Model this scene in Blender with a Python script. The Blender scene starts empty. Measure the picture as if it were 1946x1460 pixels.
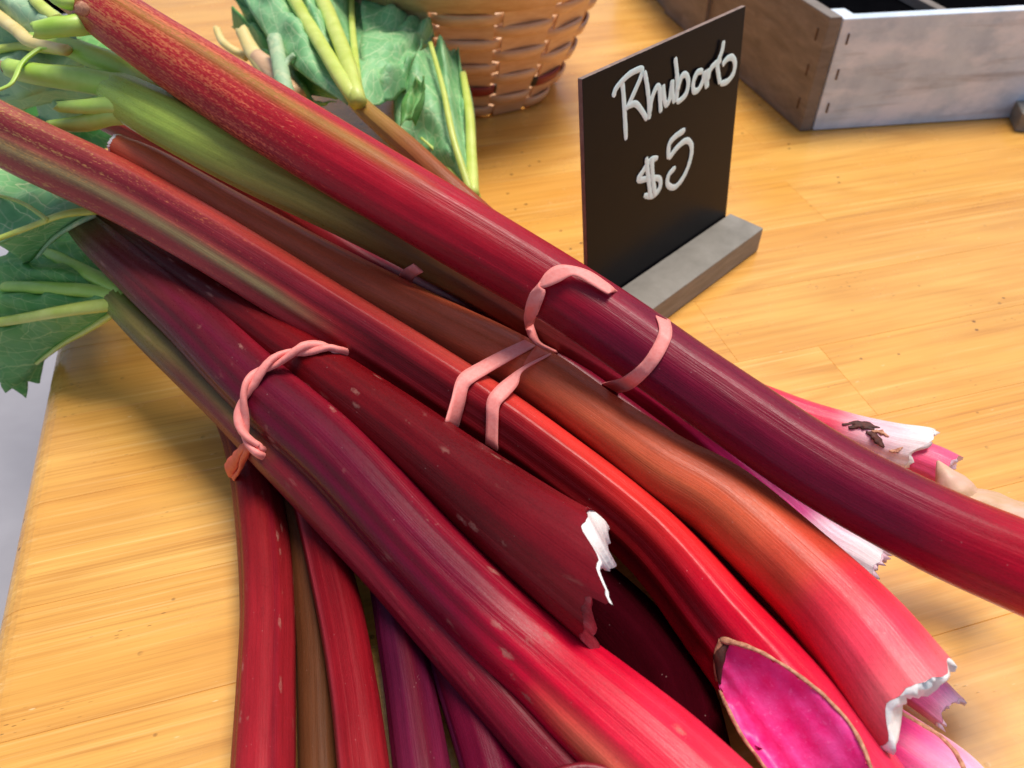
import bpy, bmesh, math, random
from mathutils import Vector, Matrix, noise
from mathutils.bvhtree import BVHTree
R = math.radians
random.seed(7)
C = bpy.context.scene.collection
sc = bpy.context.scene

# ------------------------------------------------------------------ camera, sky, sun, exposure
H, PITCH, FPX, CX, CY = 0.35, R(44), 1480.0, 973.0, 730.0
cam_d = bpy.data.cameras.new("camera"); cam = bpy.data.objects.new("camera", cam_d); C.objects.link(cam)
cam.location = (0, 0, H); cam.rotation_euler = (R(90) - PITCH, 0, 0)
cam_d.sensor_width = 36; cam_d.lens = 36 * FPX / 1946.0
cam_d.clip_start = 0.01; cam_d.clip_end = 200
cam_d.dof.use_dof = True; cam_d.dof.focus_distance = 0.37; cam_d.dof.aperture_fstop = 11
sc.camera = cam
SUN_AZ, SUN_EL = R(40), R(71)
w = bpy.data.worlds.new("World"); sc.world = w; w.use_nodes = True
wn = w.node_tree.nodes; bg = wn["Background"]
sky = wn.new("ShaderNodeTexSky"); sky.sky_type = 'NISHITA'; sky.sun_disc = False
sky.sun_elevation = SUN_EL; sky.sun_rotation = SUN_AZ
sky.air_density = 1.0; sky.dust_density = 2.5; sky.ozone_density = 1.0
w.node_tree.links.new(sky.outputs[0], bg.inputs[0]); bg.inputs[1].default_value = 0.055
sl = bpy.data.lights.new("sun", 'SUN'); sun = bpy.data.objects.new("sun", sl); C.objects.link(sun)
sl.energy = 1.5; sl.angle = R(24); sl.color = (1.0, 0.94, 0.85)
sd = Vector((math.sin(SUN_AZ) * math.cos(SUN_EL), math.cos(SUN_AZ) * math.cos(SUN_EL), math.sin(SUN_EL)))
sun.rotation_euler = (-sd).to_track_quat('-Z', 'Y').to_euler(); sun.location = sd * 3
sc.view_settings.view_transform = 'Standard'; sc.view_settings.look = 'None'
sc.view_settings.exposure = 1.22; sc.view_settings.gamma = 1.0

# ------------------------------------------------------------------ helpers
SP, CP = math.sin(PITCH), math.cos(PITCH)
def ray(px, py):                                    # world direction with unit depth
    x = (px - CX) / FPX; y = (CY - py) / FPX
    return Vector((x, CP + y * SP, y * CP - SP))
def at(px, py, z):                                  # point of a picture ray at height z
    d = ray(px, py); return Vector((0, 0, H)) + d * ((z - H) / d.z)
def ad(px, py, depth):
    return Vector((0, 0, H)) + ray(px, py) * depth
def depth_of(p):
    return p.y * CP + (H - p.z) * SP
def proj(p):
    d = depth_of(p); return CX + FPX * p.x / d, CY - FPX * (p.y * SP - (H - p.z) * CP) / d
def lin(r, g, b):
    f = lambda c: (c / 255 / 12.92) if c / 255 <= .04045 else ((c / 255 + .055) / 1.055) ** 2.4
    return (f(r), f(g), f(b))
def lerp(a, b, t): return a + (b - a) * t
def cr(p0, p1, p2, p3, t):
    return 0.5 * ((2 * p1) + (p2 - p0) * t + (2 * p0 - 5 * p1 + 4 * p2 - p3) * t * t + (3 * p1 - p0 - 3 * p2 + p3) * t ** 3)
def spline(pts, n):                                 # pts: equal-length Vectors (any size); n samples, arc-length even on first 3
    if len(pts) == 2: return [pts[0].lerp(pts[1], i / (n - 1)) for i in range(n)]
    P = [2 * pts[0] - pts[1]] + list(pts) + [2 * pts[-1] - pts[-2]]
    fine = []
    for i in range(len(pts) - 1):
        for k in range(24): fine.append(cr(P[i], P[i + 1], P[i + 2], P[i + 3], k / 24))
    fine.append(pts[-1].copy())
    s = [0.0]
    for a, b in zip(fine, fine[1:]): s.append(s[-1] + max(1e-9, (Vector(b[:3]) - Vector(a[:3])).length if len(b) >= 3 else (b - a).length))
    out = []; j = 0
    for i in range(n):
        q = s[-1] * i / (n - 1)
        while j < len(s) - 2 and s[j + 1] < q: j += 1
        t = (q - s[j]) / (s[j + 1] - s[j]); out.append(fine[j].lerp(fine[j + 1], max(0, min(1, t))))
    return out
def tag(o, label=None, cat=None, group=None, kind=None):
    for k, v in (('label', label), ('category', cat), ('group', group), ('kind', kind)):
        if v: o[k] = v
    return o
def empty(name, loc, label, cat, group=None):
    o = bpy.data.objects.new(name, None); C.objects.link(o); o.location = loc; o.empty_display_size = .02
    bpy.context.view_layer.update()
    return tag(o, label, cat, group)
def root_loc(p):
    l = Vector((0, 0, 0))
    while p: l = l + p.location; p = p.parent
    return l
def mk(name, vs, fs, mat, parent=None, smooth=True, cols=None, fmat=None):
    off = root_loc(parent)
    me = bpy.data.meshes.new(name); me.from_pydata([tuple(Vector(v) - off) for v in vs], [], fs)
    for m in (mat if isinstance(mat, (list, tuple)) else [mat]): me.materials.append(m)
    if smooth: me.polygons.foreach_set('use_smooth', [True] * len(me.polygons))
    if fmat: me.polygons.foreach_set('material_index', fmat)
    for an, (ty, data) in (cols or {}).items():
        a = me.attributes.new(an, ty, 'POINT')
        flat = [c for d in data for c in d]
        a.data.foreach_set('color' if ty == 'FLOAT_COLOR' else 'vector', flat)
    me.update()
    o = bpy.data.objects.new(name, me); C.objects.link(o); o.parent = parent
    return o

# ------------------------------------------------------------------ materials
def newmat(name):
    m = bpy.data.materials.new(name); m.use_nodes = True
    nt = m.node_tree; b = nt.nodes["Principled BSDF"]
    return m, nt, b
class G:
    def __init__(s, nt): s.nt = nt
    def n(s, t, **kw):
        x = s.nt.nodes.new(t)
        for k, v in kw.items(): setattr(x, k, v)
        return x
    def put(s, sock, v):
        if isinstance(v, bpy.types.NodeSocket): s.nt.links.new(v, sock)
        else:
            if sock.type == 'RGBA' and len(v) == 3: v = (*v, 1)
            sock.default_value = v
    def attr(s, name): return s.n("ShaderNodeAttribute", attribute_name=name)
    def vscale(s, v, sc_):
        x = s.n("ShaderNodeMapping"); s.put(x.inputs[0], v); x.inputs['Scale'].default_value = sc_; return x.outputs[0]
    def vadd(s, a, b):
        x = s.n("ShaderNodeVectorMath", operation='ADD'); s.put(x.inputs[0], a); s.put(x.inputs[1], b); return x.outputs[0]
    def noise(s, v, scale=1, detail=3, rough=.55, dist=0):
        x = s.n("ShaderNodeTexNoise"); s.put(x.inputs['Vector'], v); x.inputs['Scale'].default_value = scale
        x.inputs['Detail'].default_value = detail; x.inputs['Roughness'].default_value = rough; x.inputs['Distortion'].default_value = dist
        return x.outputs['Fac']
    def voro(s, v, scale=1, feature='F1', out='Distance', rnd=1):
        x = s.n("ShaderNodeTexVoronoi", feature=feature); s.put(x.inputs['Vector'], v); x.inputs['Scale'].default_value = scale
        x.inputs['Randomness'].default_value = rnd; return x.outputs[out]
    def ramp(s, f, a, b, c0=0.0, c1=1.0):
        x = s.n("ShaderNodeMapRange"); x.clamp = True; s.put(x.inputs[0], f)
        for i, v in enumerate((a, b, c0, c1)): s.put(x.inputs[i + 1], v)
        return x.outputs[0]
    def mix(s, f, a, b, mode='MIX'):
        x = s.n("ShaderNodeMix", data_type='RGBA', blend_type=mode); s.put(x.inputs[0], f); s.put(x.inputs[6], a); s.put(x.inputs[7], b); return x.outputs[2]
    def m(s, op, a, b=0.0):
        x = s.n("ShaderNodeMath", operation=op); s.put(x.inputs[0], a); s.put(x.inputs[1], b); return x.outputs[0]
    def bump(s, h, strength, dist=.001, prev=None):
        x = s.n("ShaderNodeBump"); s.put(x.inputs['Height'], h); x.inputs['Strength'].default_value = strength; x.inputs['Distance'].default_value = dist
        if prev: s.put(x.inputs['Normal'], prev)
        return x.outputs[0]

def mat_stalk(name="rhubarb_skin", spec=.2):
    m, nt, b = newmat(name); g = G(nt)
    suv = g.attr('suv').outputs['Vector']; col = g.attr('col'); c2 = g.attr('col_two')
    s1 = g.noise(g.vscale(suv, (7, 7, 9)), 1, 4, .6)
    s2 = g.noise(g.vscale(suv, (22, 22, 14)), 1, 3, .6)
    fine = g.noise(g.vscale(suv, (26, 26, 900)), 1, 2, .6)
    fine2 = g.noise(g.vscale(suv, (20, 20, 420)), 1, 3, .6)
    blot = g.noise(g.vscale(suv, (3, 3, 45)), 1, 3, .6)
    base = col.outputs['Color']
    # mottling between the two pigments
    mm = g.m('ADD', g.m('MULTIPLY', fine2, .65), g.m('MULTIPLY', s1, .45))
    thr = g.m('SUBTRACT', .92, g.m('MULTIPLY', c2.outputs['Alpha'], .72))
    f = g.ramp(g.m('SUBTRACT', mm, thr), -.06, .06)
    c = g.mix(f, base, c2.outputs['Color'])
    k = g.m('ADD', g.m('MULTIPLY', g.ramp(s1, .3, .7, -.12, .12), 1), g.ramp(s2, .3, .7, -.035, .035))
    k = g.m('ADD', k, g.ramp(fine, .3, .7, -.08, .08)); k = g.m('ADD', k, g.ramp(blot, .3, .7, -.12, .12))
    k = g.m('ADD', k, 1.0)
    kk = g.n("ShaderNodeCombineColor"); [g.put(kk.inputs[i], k) for i in range(3)]
    c = g.mix(1.0, c, kk.outputs[0], 'MULTIPLY')
    # dry scabs and flecks
    vv = g.vadd(g.vscale(suv, (2.6, 2.6, 60)), g.n("ShaderNodeCombineXYZ").outputs[0])
    wob = g.noise(g.vscale(suv, (9, 9, 500)), 1, 3, .6)
    sc1 = g.voro(vv, 1.0); scab = g.m('ADD', sc1, g.m('MULTIPLY', wob, .6))
    alpha = col.outputs['Alpha']
    fs = g.m('MULTIPLY', g.ramp(scab, .52, .42), g.ramp(g.noise(g.vscale(suv, (1.4, 1.4, 30)), 1, 1), .50, .60))
    fs = g.m('MULTIPLY', g.m('MULTIPLY', fs, alpha), g.ramp(wob, .35, .65, .25, .85))
    dots = g.voro(g.vscale(suv, (6, 6, 330)), 1.0)
    fd = g.m('MULTIPLY', g.ramp(dots, .13, .06), g.ramp(g.noise(g.vscale(suv, (3, 3, 160)), 1, 1), .60, .66))
    fd = g.m('MULTIPLY', fd, .25)
    c = g.mix(fs, c, lin(172, 122, 108)); c = g.mix(fd, c, lin(214, 170, 165))
    g.put(b.inputs['Base Color'], c)
    g.put(b.inputs['Roughness'], g.m('ADD', g.ramp(fine2, .3, .7, .24, .38), g.m('MULTIPLY', fs, .3)))
    b.inputs['Specular IOR Level'].default_value = spec
    b.inputs['Subsurface Weight'].default_value = .12; b.inputs['Subsurface Radius'].default_value = (.006, .0015, .0012); b.inputs['Subsurface Scale'].default_value = .6
    h = g.m('ADD', g.m('MULTIPLY', s2, 1.0), g.m('MULTIPLY', fine2, .22)); h = g.m('ADD', h, g.m('MULTIPLY', fs, .5))
    g.put(b.inputs['Normal'], g.bump(h, .30, .0007))
    return m
def mat_simple(name, c1, c2, scale=60, rough=.5, bump=.3, bd=.0006, sss=0, detail=4, stretch=(1, 1, 1), spec=.5):
    m, nt, b = newmat(name); g = G(nt)
    v = g.n("ShaderNodeTexCoord").outputs['Object']; v = g.vscale(v, stretch)
    n = g.noise(v, scale, detail, .6, .4)
    g.put(b.inputs['Base Color'], g.mix(g.ramp(n, .3, .7), c1, c2))
    b.inputs['Roughness'].default_value = rough; b.inputs['Specular IOR Level'].default_value = spec
    if sss: b.inputs['Subsurface Weight'].default_value = sss; b.inputs['Subsurface Radius'].default_value = (.004, .002, .002); b.inputs['Subsurface Scale'].default_value = .5
    if bump: g.put(b.inputs['Normal'], g.bump(n, bump, bd))
    return m
def mat_leaf(name, c1, c2, vein):
    m, nt, b = newmat(name); g = G(nt)
    luv = g.attr('luv').outputs['Vector']; v = g.n("ShaderNodeTexCoord").outputs['Object']
    n = g.noise(v, 38, 4, .6, .3); nf = g.noise(v, 260, 3, .6)
    x = g.n("ShaderNodeSeparateXYZ"); g.put(x.inputs[0], luv)
    u, t = x.outputs[0], x.outputs[1]
    tt = g.m('ABSOLUTE', g.m('SUBTRACT', t, .5))                       # .5 at a rib, 0 halfway
    a = g.m('ADD', g.m('MULTIPLY', g.m('ADD', u, g.m('MULTIPLY', tt, .9)), 4.5), g.m('MULTIPLY', n, .9))
    fr = g.m('ABSOLUTE', g.m('SUBTRACT', g.m('FRACT', a), .5))
    ve = g.ramp(fr, .045, .015)
    vv = g.voro(g.vadd(v, g.vscale(luv, (0, 0, 0))), 95, 'DISTANCE_TO_EDGE')
    net = g.ramp(vv, .07, .02)
    c = g.mix(g.ramp(n, .3, .72), c1, c2)
    c = g.mix(g.m('MULTIPLY', net, .28), c, vein); c = g.mix(g.m('MULTIPLY', ve, .75), c, vein)
    g.put(b.inputs['Base Color'], c); g.put(b.inputs['Roughness'], g.ramp(nf, .3, .7, .42, .6)); b.inputs['Specular IOR Level'].default_value = .45
    h = g.m('ADD', g.m('MULTIPLY', g.m('SUBTRACT', 1.0, net), .5), g.m('MULTIPLY', n, 1.0)); h = g.m('SUBTRACT', h, g.m('MULTIPLY', ve, .3))
    g.put(b.inputs['Normal'], g.bump(h, .3, .0010))
    tr = g.n("ShaderNodeBsdfTranslucent"); g.put(tr.inputs[0], g.mix(.5, c, lin(150, 190, 60)))
    mx = g.n("ShaderNodeMixShader"); mx.inputs[0].default_value = .2
    g.put(mx.inputs[1], b.outputs[0]); g.put(mx.inputs[2], tr.outputs[0]); g.put(nt.nodes["Material Output"].inputs[0], mx.outputs[0])
    return m
def mat_table():
    m, nt, b = newmat("varnished_pine"); g = G(nt)
    v = g.n("ShaderNodeTexCoord").outputs['Object']; oi = g.n("ShaderNodeObjectInfo").outputs['Random']
    off = g.n("ShaderNodeCombineXYZ"); [g.put(off.inputs[i], g.m('MULTIPLY', oi, k)) for i, k in enumerate((37., 11., 5.))]
    p = g.vadd(v, off.outputs[0])
    warp = g.noise(g.vscale(p, (2.2, 9, 9)), 1, 2, .5)
    ring = g.m('ADD', g.m('MULTIPLY', warp, 9.0), g.noise(g.vscale(p, (1.2, 60, 60)), 1, 3, .55))
    ringw = g.m('ABSOLUTE', g.m('SUBTRACT', g.m('FRACT', ring), .5))
    st = g.noise(g.vscale(p, (5, 190, 190)), 1, 5, .65)
    st2 = g.noise(g.vscale(p, (18, 700, 700)), 1, 3, .6)
    big = g.noise(g.vscale(p, (4, 14, 14)), 1, 3, .5)
    c = g.mix(g.ramp(big, .3, .7), lin(222, 158, 69), lin(236, 182, 93))
    c = g.mix(g.m('MULTIPLY', g.ramp(ringw, .10, .46), g.ramp(big, .35, .6, .05, .38)), c, lin(192, 128, 50))
    c = g.mix(g.m('MULTIPLY', g.ramp(st, .48, .72), .38), c, lin(172, 104, 38))
    c = g.mix(g.m('MULTIPLY', g.ramp(st, .42, .28), .40), c, lin(246, 204, 128))
    c = g.mix(g.m('MULTIPLY', g.ramp(st2, .5, .75), .25), c, lin(160, 98, 40))
    c = g.mix(g.ramp(oi, 0, 1, .0, .16), c, lin(196, 128, 54))
    ln = g.noise(g.vscale(p, (3.5, 420, 420)), 1, 4, .7)
    reg = g.ramp(g.noise(g.vscale(p, (1.5, 22, 22)), 1, 2), .42, .62)
    c = g.mix(g.m('MULTIPLY', g.ramp(ln, .54, .66), g.m('MULTIPLY', reg, .34)), c, lin(150, 88, 30)); c = g.mix(g.m('MULTIPLY', g.ramp(ln, .44, .34), g.m('MULTIPLY', reg, .30)), c, lin(250, 216, 146))
    # pores, dents and dark flecks along the grain
    po = g.voro(g.vscale(p, (120, 520, 520)), 1.0)
    fp = g.m('MULTIPLY', g.ramp(po, .18, .10), g.ramp(g.noise(g.vscale(p, (14, 30, 30)), 1, 2), .56, .66))
    sp = g.voro(g.vscale(v, (70, 85, 85)), 1.0); fsp = g.m('MULTIPLY', g.ramp(sp, .13, .08), g.ramp(g.noise(v, 19, 1), .56, .62))
    scr = g.voro(g.vscale(p, (34, 150, 150)), 1.0); fsc = g.m('MULTIPLY', g.ramp(scr, .06, .03), .6)
    c = g.mix(g.m('MULTIPLY', fp, .6), c, lin(84, 46, 16)); c = g.mix(g.m('MULTIPLY', fsp, .75), c, lin(74, 44, 22)); c = g.mix(fsc, c, lin(240, 214, 160))
    g.put(b.inputs['Base Color'], c)
    sm = g.noise(v, 26, 4, .6)
    g.put(b.inputs['Roughness'], g.ramp(sm, .3, .7, .18, .30)); b.inputs['Specular IOR Level'].default_value = .6
    h = g.m('SUBTRACT', g.m('ADD', g.m('MULTIPLY', st, .5), g.m('MULTIPLY', g.noise(v, 70, 2), .6)), g.m('ADD', fp, g.m('MULTIPLY', fsp, .8)))
    g.put(b.inputs['Normal'], g.bump(h, .16, .0007))
    return m
def mat_grey_wood():
    m, nt, b = newmat("weathered_grey_wood"); g = G(nt)
    v = g.n("ShaderNodeTexCoord").outputs['Object']
    st = g.noise(g.vscale(v, (6, 6, 60)), 1, 5, .6, .3); n = g.noise(v, 34, 4, .6); n2 = g.noise(g.vscale(v, (20, 20, 34)), 1, 4, .65)
    c = g.mix(g.ramp(n, .32, .68), lin(188, 202, 218), lin(216, 228, 240))
    c = g.mix(g.m('MULTIPLY', g.ramp(n2, .46, .66), .85), c, lin(236, 240, 250))
    c = g.mix(g.m('MULTIPLY', g.ramp(st, .52, .70), .55), c, lin(132, 122, 116))
    g.put(b.inputs['Base Color'], c); b.inputs['Roughness'].default_value = .5
    g.put(b.inputs['Normal'], g.bump(g.m('ADD', st, n2), .4, .0012))
    return m
def mat_flesh(name, c1, c2, fib):
    m, nt, b = newmat(name); g = G(nt)
    v = g.n("ShaderNodeTexCoord").outputs['Object']
    n = g.noise(v, 70, 4, .65); f = g.noise(v, 520, 3, .6)
    c = g.mix(g.ramp(n, .34, .7), c1, c2); c = g.mix(g.m('MULTIPLY', g.ramp(f, .58, .72), .22), c, fib)
    g.put(b.inputs['Base Color'], c); b.inputs['Roughness'].default_value = .45
    b.inputs['Subsurface Weight'].default_value = .2; b.inputs['Subsurface Radius'].default_value = (.003, .002, .002); b.inputs['Subsurface Scale'].default_value = .5
    g.put(b.inputs['Normal'], g.bump(g.m('ADD', n, f), .3, .0008))
    return m

M = {}
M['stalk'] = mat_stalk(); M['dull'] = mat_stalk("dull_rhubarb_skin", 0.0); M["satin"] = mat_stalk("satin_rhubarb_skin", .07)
M['flesh'] = mat_flesh("white_flesh", lin(244, 232, 226), lin(250, 244, 240), lin(226, 190, 150))
M['flesh_pink'] = mat_flesh("pink_flesh", lin(240, 190, 210), lin(246, 226, 232), lin(214, 90, 150))
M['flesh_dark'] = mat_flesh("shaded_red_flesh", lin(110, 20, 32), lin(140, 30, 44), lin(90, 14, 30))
M['magenta'] = mat_flesh("magenta_inner_skin", lin(236, 24, 124), lin(244, 90, 170), lin(250, 170, 222))
M['bud'] = mat_simple("beige_pink_bud_scale", lin(196, 158, 112), lin(226, 178, 160), 50, .5, .4, detail=5, stretch=(1, 3, 3))
M['dry'] = mat_simple("dried_brown_skin", lin(150, 84, 60), lin(216, 160, 124), 420, .7, .6)
M['scar'] = mat_simple("dark_scar", lin(40, 22, 16), lin(96, 40, 26), 300, .7, .6)
M['leaf'] = mat_leaf("leaf_blue_green", lin(116, 186, 118), lin(162, 216, 156), lin(224, 238, 184))
M['leaf_dark'] = mat_leaf("leaf_dark_green", lin(90, 158, 74), lin(126, 188, 104), lin(184, 212, 130))
M['leaf_pale'] = mat_leaf("leaf_pale_green", lin(160, 200, 158), lin(184, 212, 166), lin(212, 226, 180))
M['rib'] = mat_simple("rib_yellow_green", lin(184, 200, 78), lin(208, 218, 116), 60, .42, .3, sss=.15)
M['rib_green'] = mat_simple("rib_green", lin(168, 206, 76), lin(192, 220, 108), 60, .4, .3, sss=.15)
M['rib_cream'] = mat_simple("rib_cream", lin(222, 196, 120), lin(232, 214, 150), 60, .45, .3, sss=.15)
M['band'] = mat_simple("pink_rubber", lin(243, 134, 125), lin(247, 154, 144), 700, .55, .25, .0003, detail=3)
M['band_orange'] = mat_simple("orange_rubber", lin(226, 92, 66), lin(232, 112, 84), 500, .5, .25, .0003)
M['table'] = mat_table(); M['grey'] = mat_grey_wood(); M['shaded_grey'] = mat_simple("shaded_grey_wood", lin(104, 92, 82), lin(136, 124, 114), 26, .6, .4, .001, stretch=(1, 1, 4), detail=6)
M['board'] = mat_simple("chalkboard_black", lin(8, 9, 17), lin(13, 12, 18), 90, .30, .1, .0003, spec=.14)
M['board_edge'] = mat_simple("board_edge", lin(120, 96, 84), lin(150, 124, 110), 200, .6, .2)
M['paint'] = mat_simple("pale_marker_paint", lin(222, 252, 248), lin(240, 255, 253), 300, .5, .2, .0003)
M['base'] = mat_simple("grey_stained_wood", lin(118, 112, 102), lin(142, 136, 126), 40, .6, .4, .0008, stretch=(1, 1, 5))
M['splint'] = mat_simple("honey_splint", lin(212, 164, 122), lin(232, 192, 152), 60, .38, .3, .0008, stretch=(1, 1, 5))
M['splint_red'] = mat_simple("red_splint", lin(130, 42, 36), lin(150, 60, 48), 80, .45, .3)
M['splint_green'] = mat_simple("dark_green_splint", lin(46, 44, 32), lin(62, 56, 42), 80, .45, .3)
M['dark_wood'] = mat_simple("dark_gap", lin(40, 30, 24), lin(56, 42, 34), 60, .7, .3)
M['metal'] = mat_simple("rusty_staple", lin(70, 50, 40), lin(96, 70, 54), 200, .5, .3)
M['plastic'] = mat_simple("black_plastic_and_shade_fill", lin(6, 6, 8), lin(10, 10, 12), 60, .8, .1, spec=0.0)  # tray plastic, also the black standing for shade inside the crates
M['concrete'] = mat_simple("pale_concrete", lin(142, 140, 146), lin(160, 158, 164), 5, .8, .3, .002, detail=6)

# ------------------------------------------------------------------ floor and table
fz = -.76
mk("floor", [(-12, -12, fz), (12, -12, fz), (12, 14, fz), (-12, 14, fz)], [(0, 1, 2, 3)], M['concrete'], smooth=False)
tag(bpy.data.objects["floor"], kind='structure')
AZ = R(-15.8)
ev = Vector((math.sin(AZ), math.cos(AZ), 0)); gv = Vector((math.cos(AZ), -math.sin(AZ), 0))
t0 = at(52, 905, -.008); t0.z = 0
table = empty("table", t0, "honey coloured varnished pine table of glued boards with a rounded worn edge", "table")
RB, TH = .017, .034
def board(g0, g1, e0, e1, rounded):
    prof = []
    if rounded:
        prof += [(g0, -TH + .004), (g0, -RB)]
        for k in range(1, 8):
            a = k / 8 * math.pi / 2; prof.append((g0 + RB * (1 - math.cos(a)), -RB + RB * math.sin(a)))
        prof.append((g0 + RB, 0))
    else: prof += [(g0, -TH), (g0, -.0002), (g0 + .0002, 0)]
    prof += [(g1 - .0002, 0), (g1, -.0002), (g1, -TH)]
    n = len(prof); c = .0003; vs = []
    gm, em = (g0 + g1) / 2, (e0 + e1) / 2
    for e, dz in ((e0, c), (e0 + c, 0), (e1 - c, 0), (e1, c)):
        for (gg, z) in prof: vs.append(Vector((gg - gm, e - em, z - (dz if z > -TH + .01 else 0))))
    fs = [[r * n + i, r * n + (i + 1) % n, (r + 1) * n + (i + 1) % n, (r + 1) * n + i][::-1] for r in range(3) for i in range(n)]
    fs += [list(range(n)), list(range(3 * n, 4 * n))[::-1]]
    me = bpy.data.meshes.new("board"); me.from_pydata([tuple(v) for v in vs], [], fs); me.materials.append(M['table'])
    bm = bmesh.new(); bm.from_mesh(me); bmesh.ops.recalc_face_normals(bm, faces=bm.faces); bm.to_mesh(me); bm.free()
    o = bpy.data.objects.new("board", me); C.objects.link(o); o.parent = table
    o.location = gv * gm + ev * em; o.rotation_euler = (0, 0, -AZ)
    return o
rb_ = random.Random(5)
seam = (at(110, 795, 0) - t0).dot(ev)
e = seam - .068 * 7; row = 0
while e < 1.25:
    wdt = .068; g0 = 0; first = True
    while g0 < 1.75:
        L = rb_.uniform(.45, 1.0) * (rb_.uniform(.5, 1) if first else 1)
        g1 = min(1.8, g0 + L)
        if 1.8 - g1 < .15: g1 = 1.8
        board(g0, g1, e, e + wdt, first); g0 = g1; first = False
    e += wdt; row += 1

# ------------------------------------------------------------------ rhubarb
ALL = []                                            # (verts, faces) of every stem, world space, for the bands
def interp(ctrl, x, period=None):
    c = sorted(ctrl)
    if period: c = [(c[-1][0] - period, c[-1][1])] + c + [(c[0][0] + period, c[0][1])]
    if x <= c[0][0]: return c[0][1]
    for (a, va), (b, vb) in zip(c, c[1:]):
        if a <= x <= b:
            t = (x - a) / (b - a) if b > a else 0; t = t * t * (3 - 2 * t)
            if isinstance(va, tuple): return tuple(lerp(p, q, t) for p, q in zip(va, vb))
            return lerp(va, vb, t)
    return c[-1][1]
def stem(pts, ramp, prof=None, stripes=(), mottle=None, ridge=.012, seed=0, nu=150, nth=64, end=None, end_jit=.001, scab=0.0, start_jit=.001, warp=.02, start_prof=None):
    """pts: (px, py, apparent width, z). Returns dict with verts, faces, rings."""
    rnd = random.Random(seed); P = []
    for (px, py, wd, z) in pts:
        p = at(px, py, z); P.append(Vector((p.x, p.y, p.z, wd * depth_of(p) / FPX / 2)))
    S = spline(P, nu); vs, col, c2, suv = [], [], [], []
    ph = [rnd.uniform(0, 6.28) for _ in range(8)]; length = 0; rings = []
    prof = prof or [(-90, 1), (0, 1.0), (90, 1), (180, .96)]
    ramp = [(u, c) for u, c in ramp]
    for i, s in enumerate(S):
        p = Vector(s[:3]); r = s[3]; u = i / (nu - 1)
        T = (Vector(S[min(i + 1, nu - 1)][:3]) - Vector(S[max(i - 1, 0)][:3])).normalized()
        N = (Vector((0, 0, 1)) - T * T.z).normalized(); B = T.cross(N)
        if i: length += (p - Vector(S[i - 1][:3])).length
        cb = interp(ramp, u); ring = []
        for j in range(nth):
            th = 2 * math.pi * j / nth; d = math.degrees(th); d = d - 360 if d > 180 else d
            k = interp(prof, d, 360)
            q = (math.sin(7 * th + ph[0]) * .5 + math.sin(11 * th + ph[1] + u * .8) * .6 + math.sin(17 * th + ph[2]) * .45) * ridge * 1.5
            q += noise.noise(Vector((math.cos(th) * .8, math.sin(th) * .8, length * 22 + seed * 7.7))) * warp
            ax = 0
            if end and u > .9:
                f = (u - .9) / .1; ax = f * f * interp(end, d, 360)
            if i == nu - 1: ax += rnd.uniform(-1, 1) * end_jit * .15 + noise.noise(Vector((math.cos(th) * 2.0, math.sin(th) * 2.0, seed))) * end_jit * 3
            if i == 0: ax += rnd.uniform(-1, 1) * start_jit
            v = p + (N * math.cos(th) + B * math.sin(th)) * (r * (k + q)) + T * ax
            ring.append(len(vs)); vs.append(v)
            c = cb
            for (dc, wd, sc_, a, u0, u1) in stripes:
                dd = abs((d - dc + 180) % 360 - 180)
                f = max(0, 1 - dd / wd); f = f * f * (3 - 2 * f) * a
                fu = min(1, max(0, (u - u0) / .08 + .5)) * min(1, max(0, (u1 - u) / .08 + .5)); f *= fu
                c = tuple(lerp(x, y, f) for x, y in zip(c, sc_))
            col.append((*c, scab))
            if mottle:
                mc, ml = mottle; c2.append((*interp(mc, u), interp(ml, u)))
            else: c2.append((*c, 0))
            suv.append((math.cos(th) + seed * 3.1, math.sin(th) + seed * 1.7, length + seed))
        rings.append(ring)
    fs = []
    for a, b in zip(rings, rings[1:]):
        for j in range(nth):
            k = (j + 1) % nth; fs.append((a[j], a[k], b[k], b[j]))
    d = dict(vs=vs, fs=fs, rings=rings, col=col, c2=c2, suv=suv, T1=T, T0=(Vector(S[1][:3]) - Vector(S[0][:3])).normalized(), c1=Vector(S[-1][:3]), c0=Vector(S[0][:3]), S=S)
    ALL.append((vs, fs)); return d
def put_stem(d, parent=None, name="stem", mat="stalk"):
    return mk(name, d['vs'], d['fs'], M[mat], parent, cols={'col': ('FLOAT_COLOR', d['col']), 'col_two': ('FLOAT_COLOR', d['c2']), 'suv': ('FLOAT_VECTOR', d['suv'])})
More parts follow.
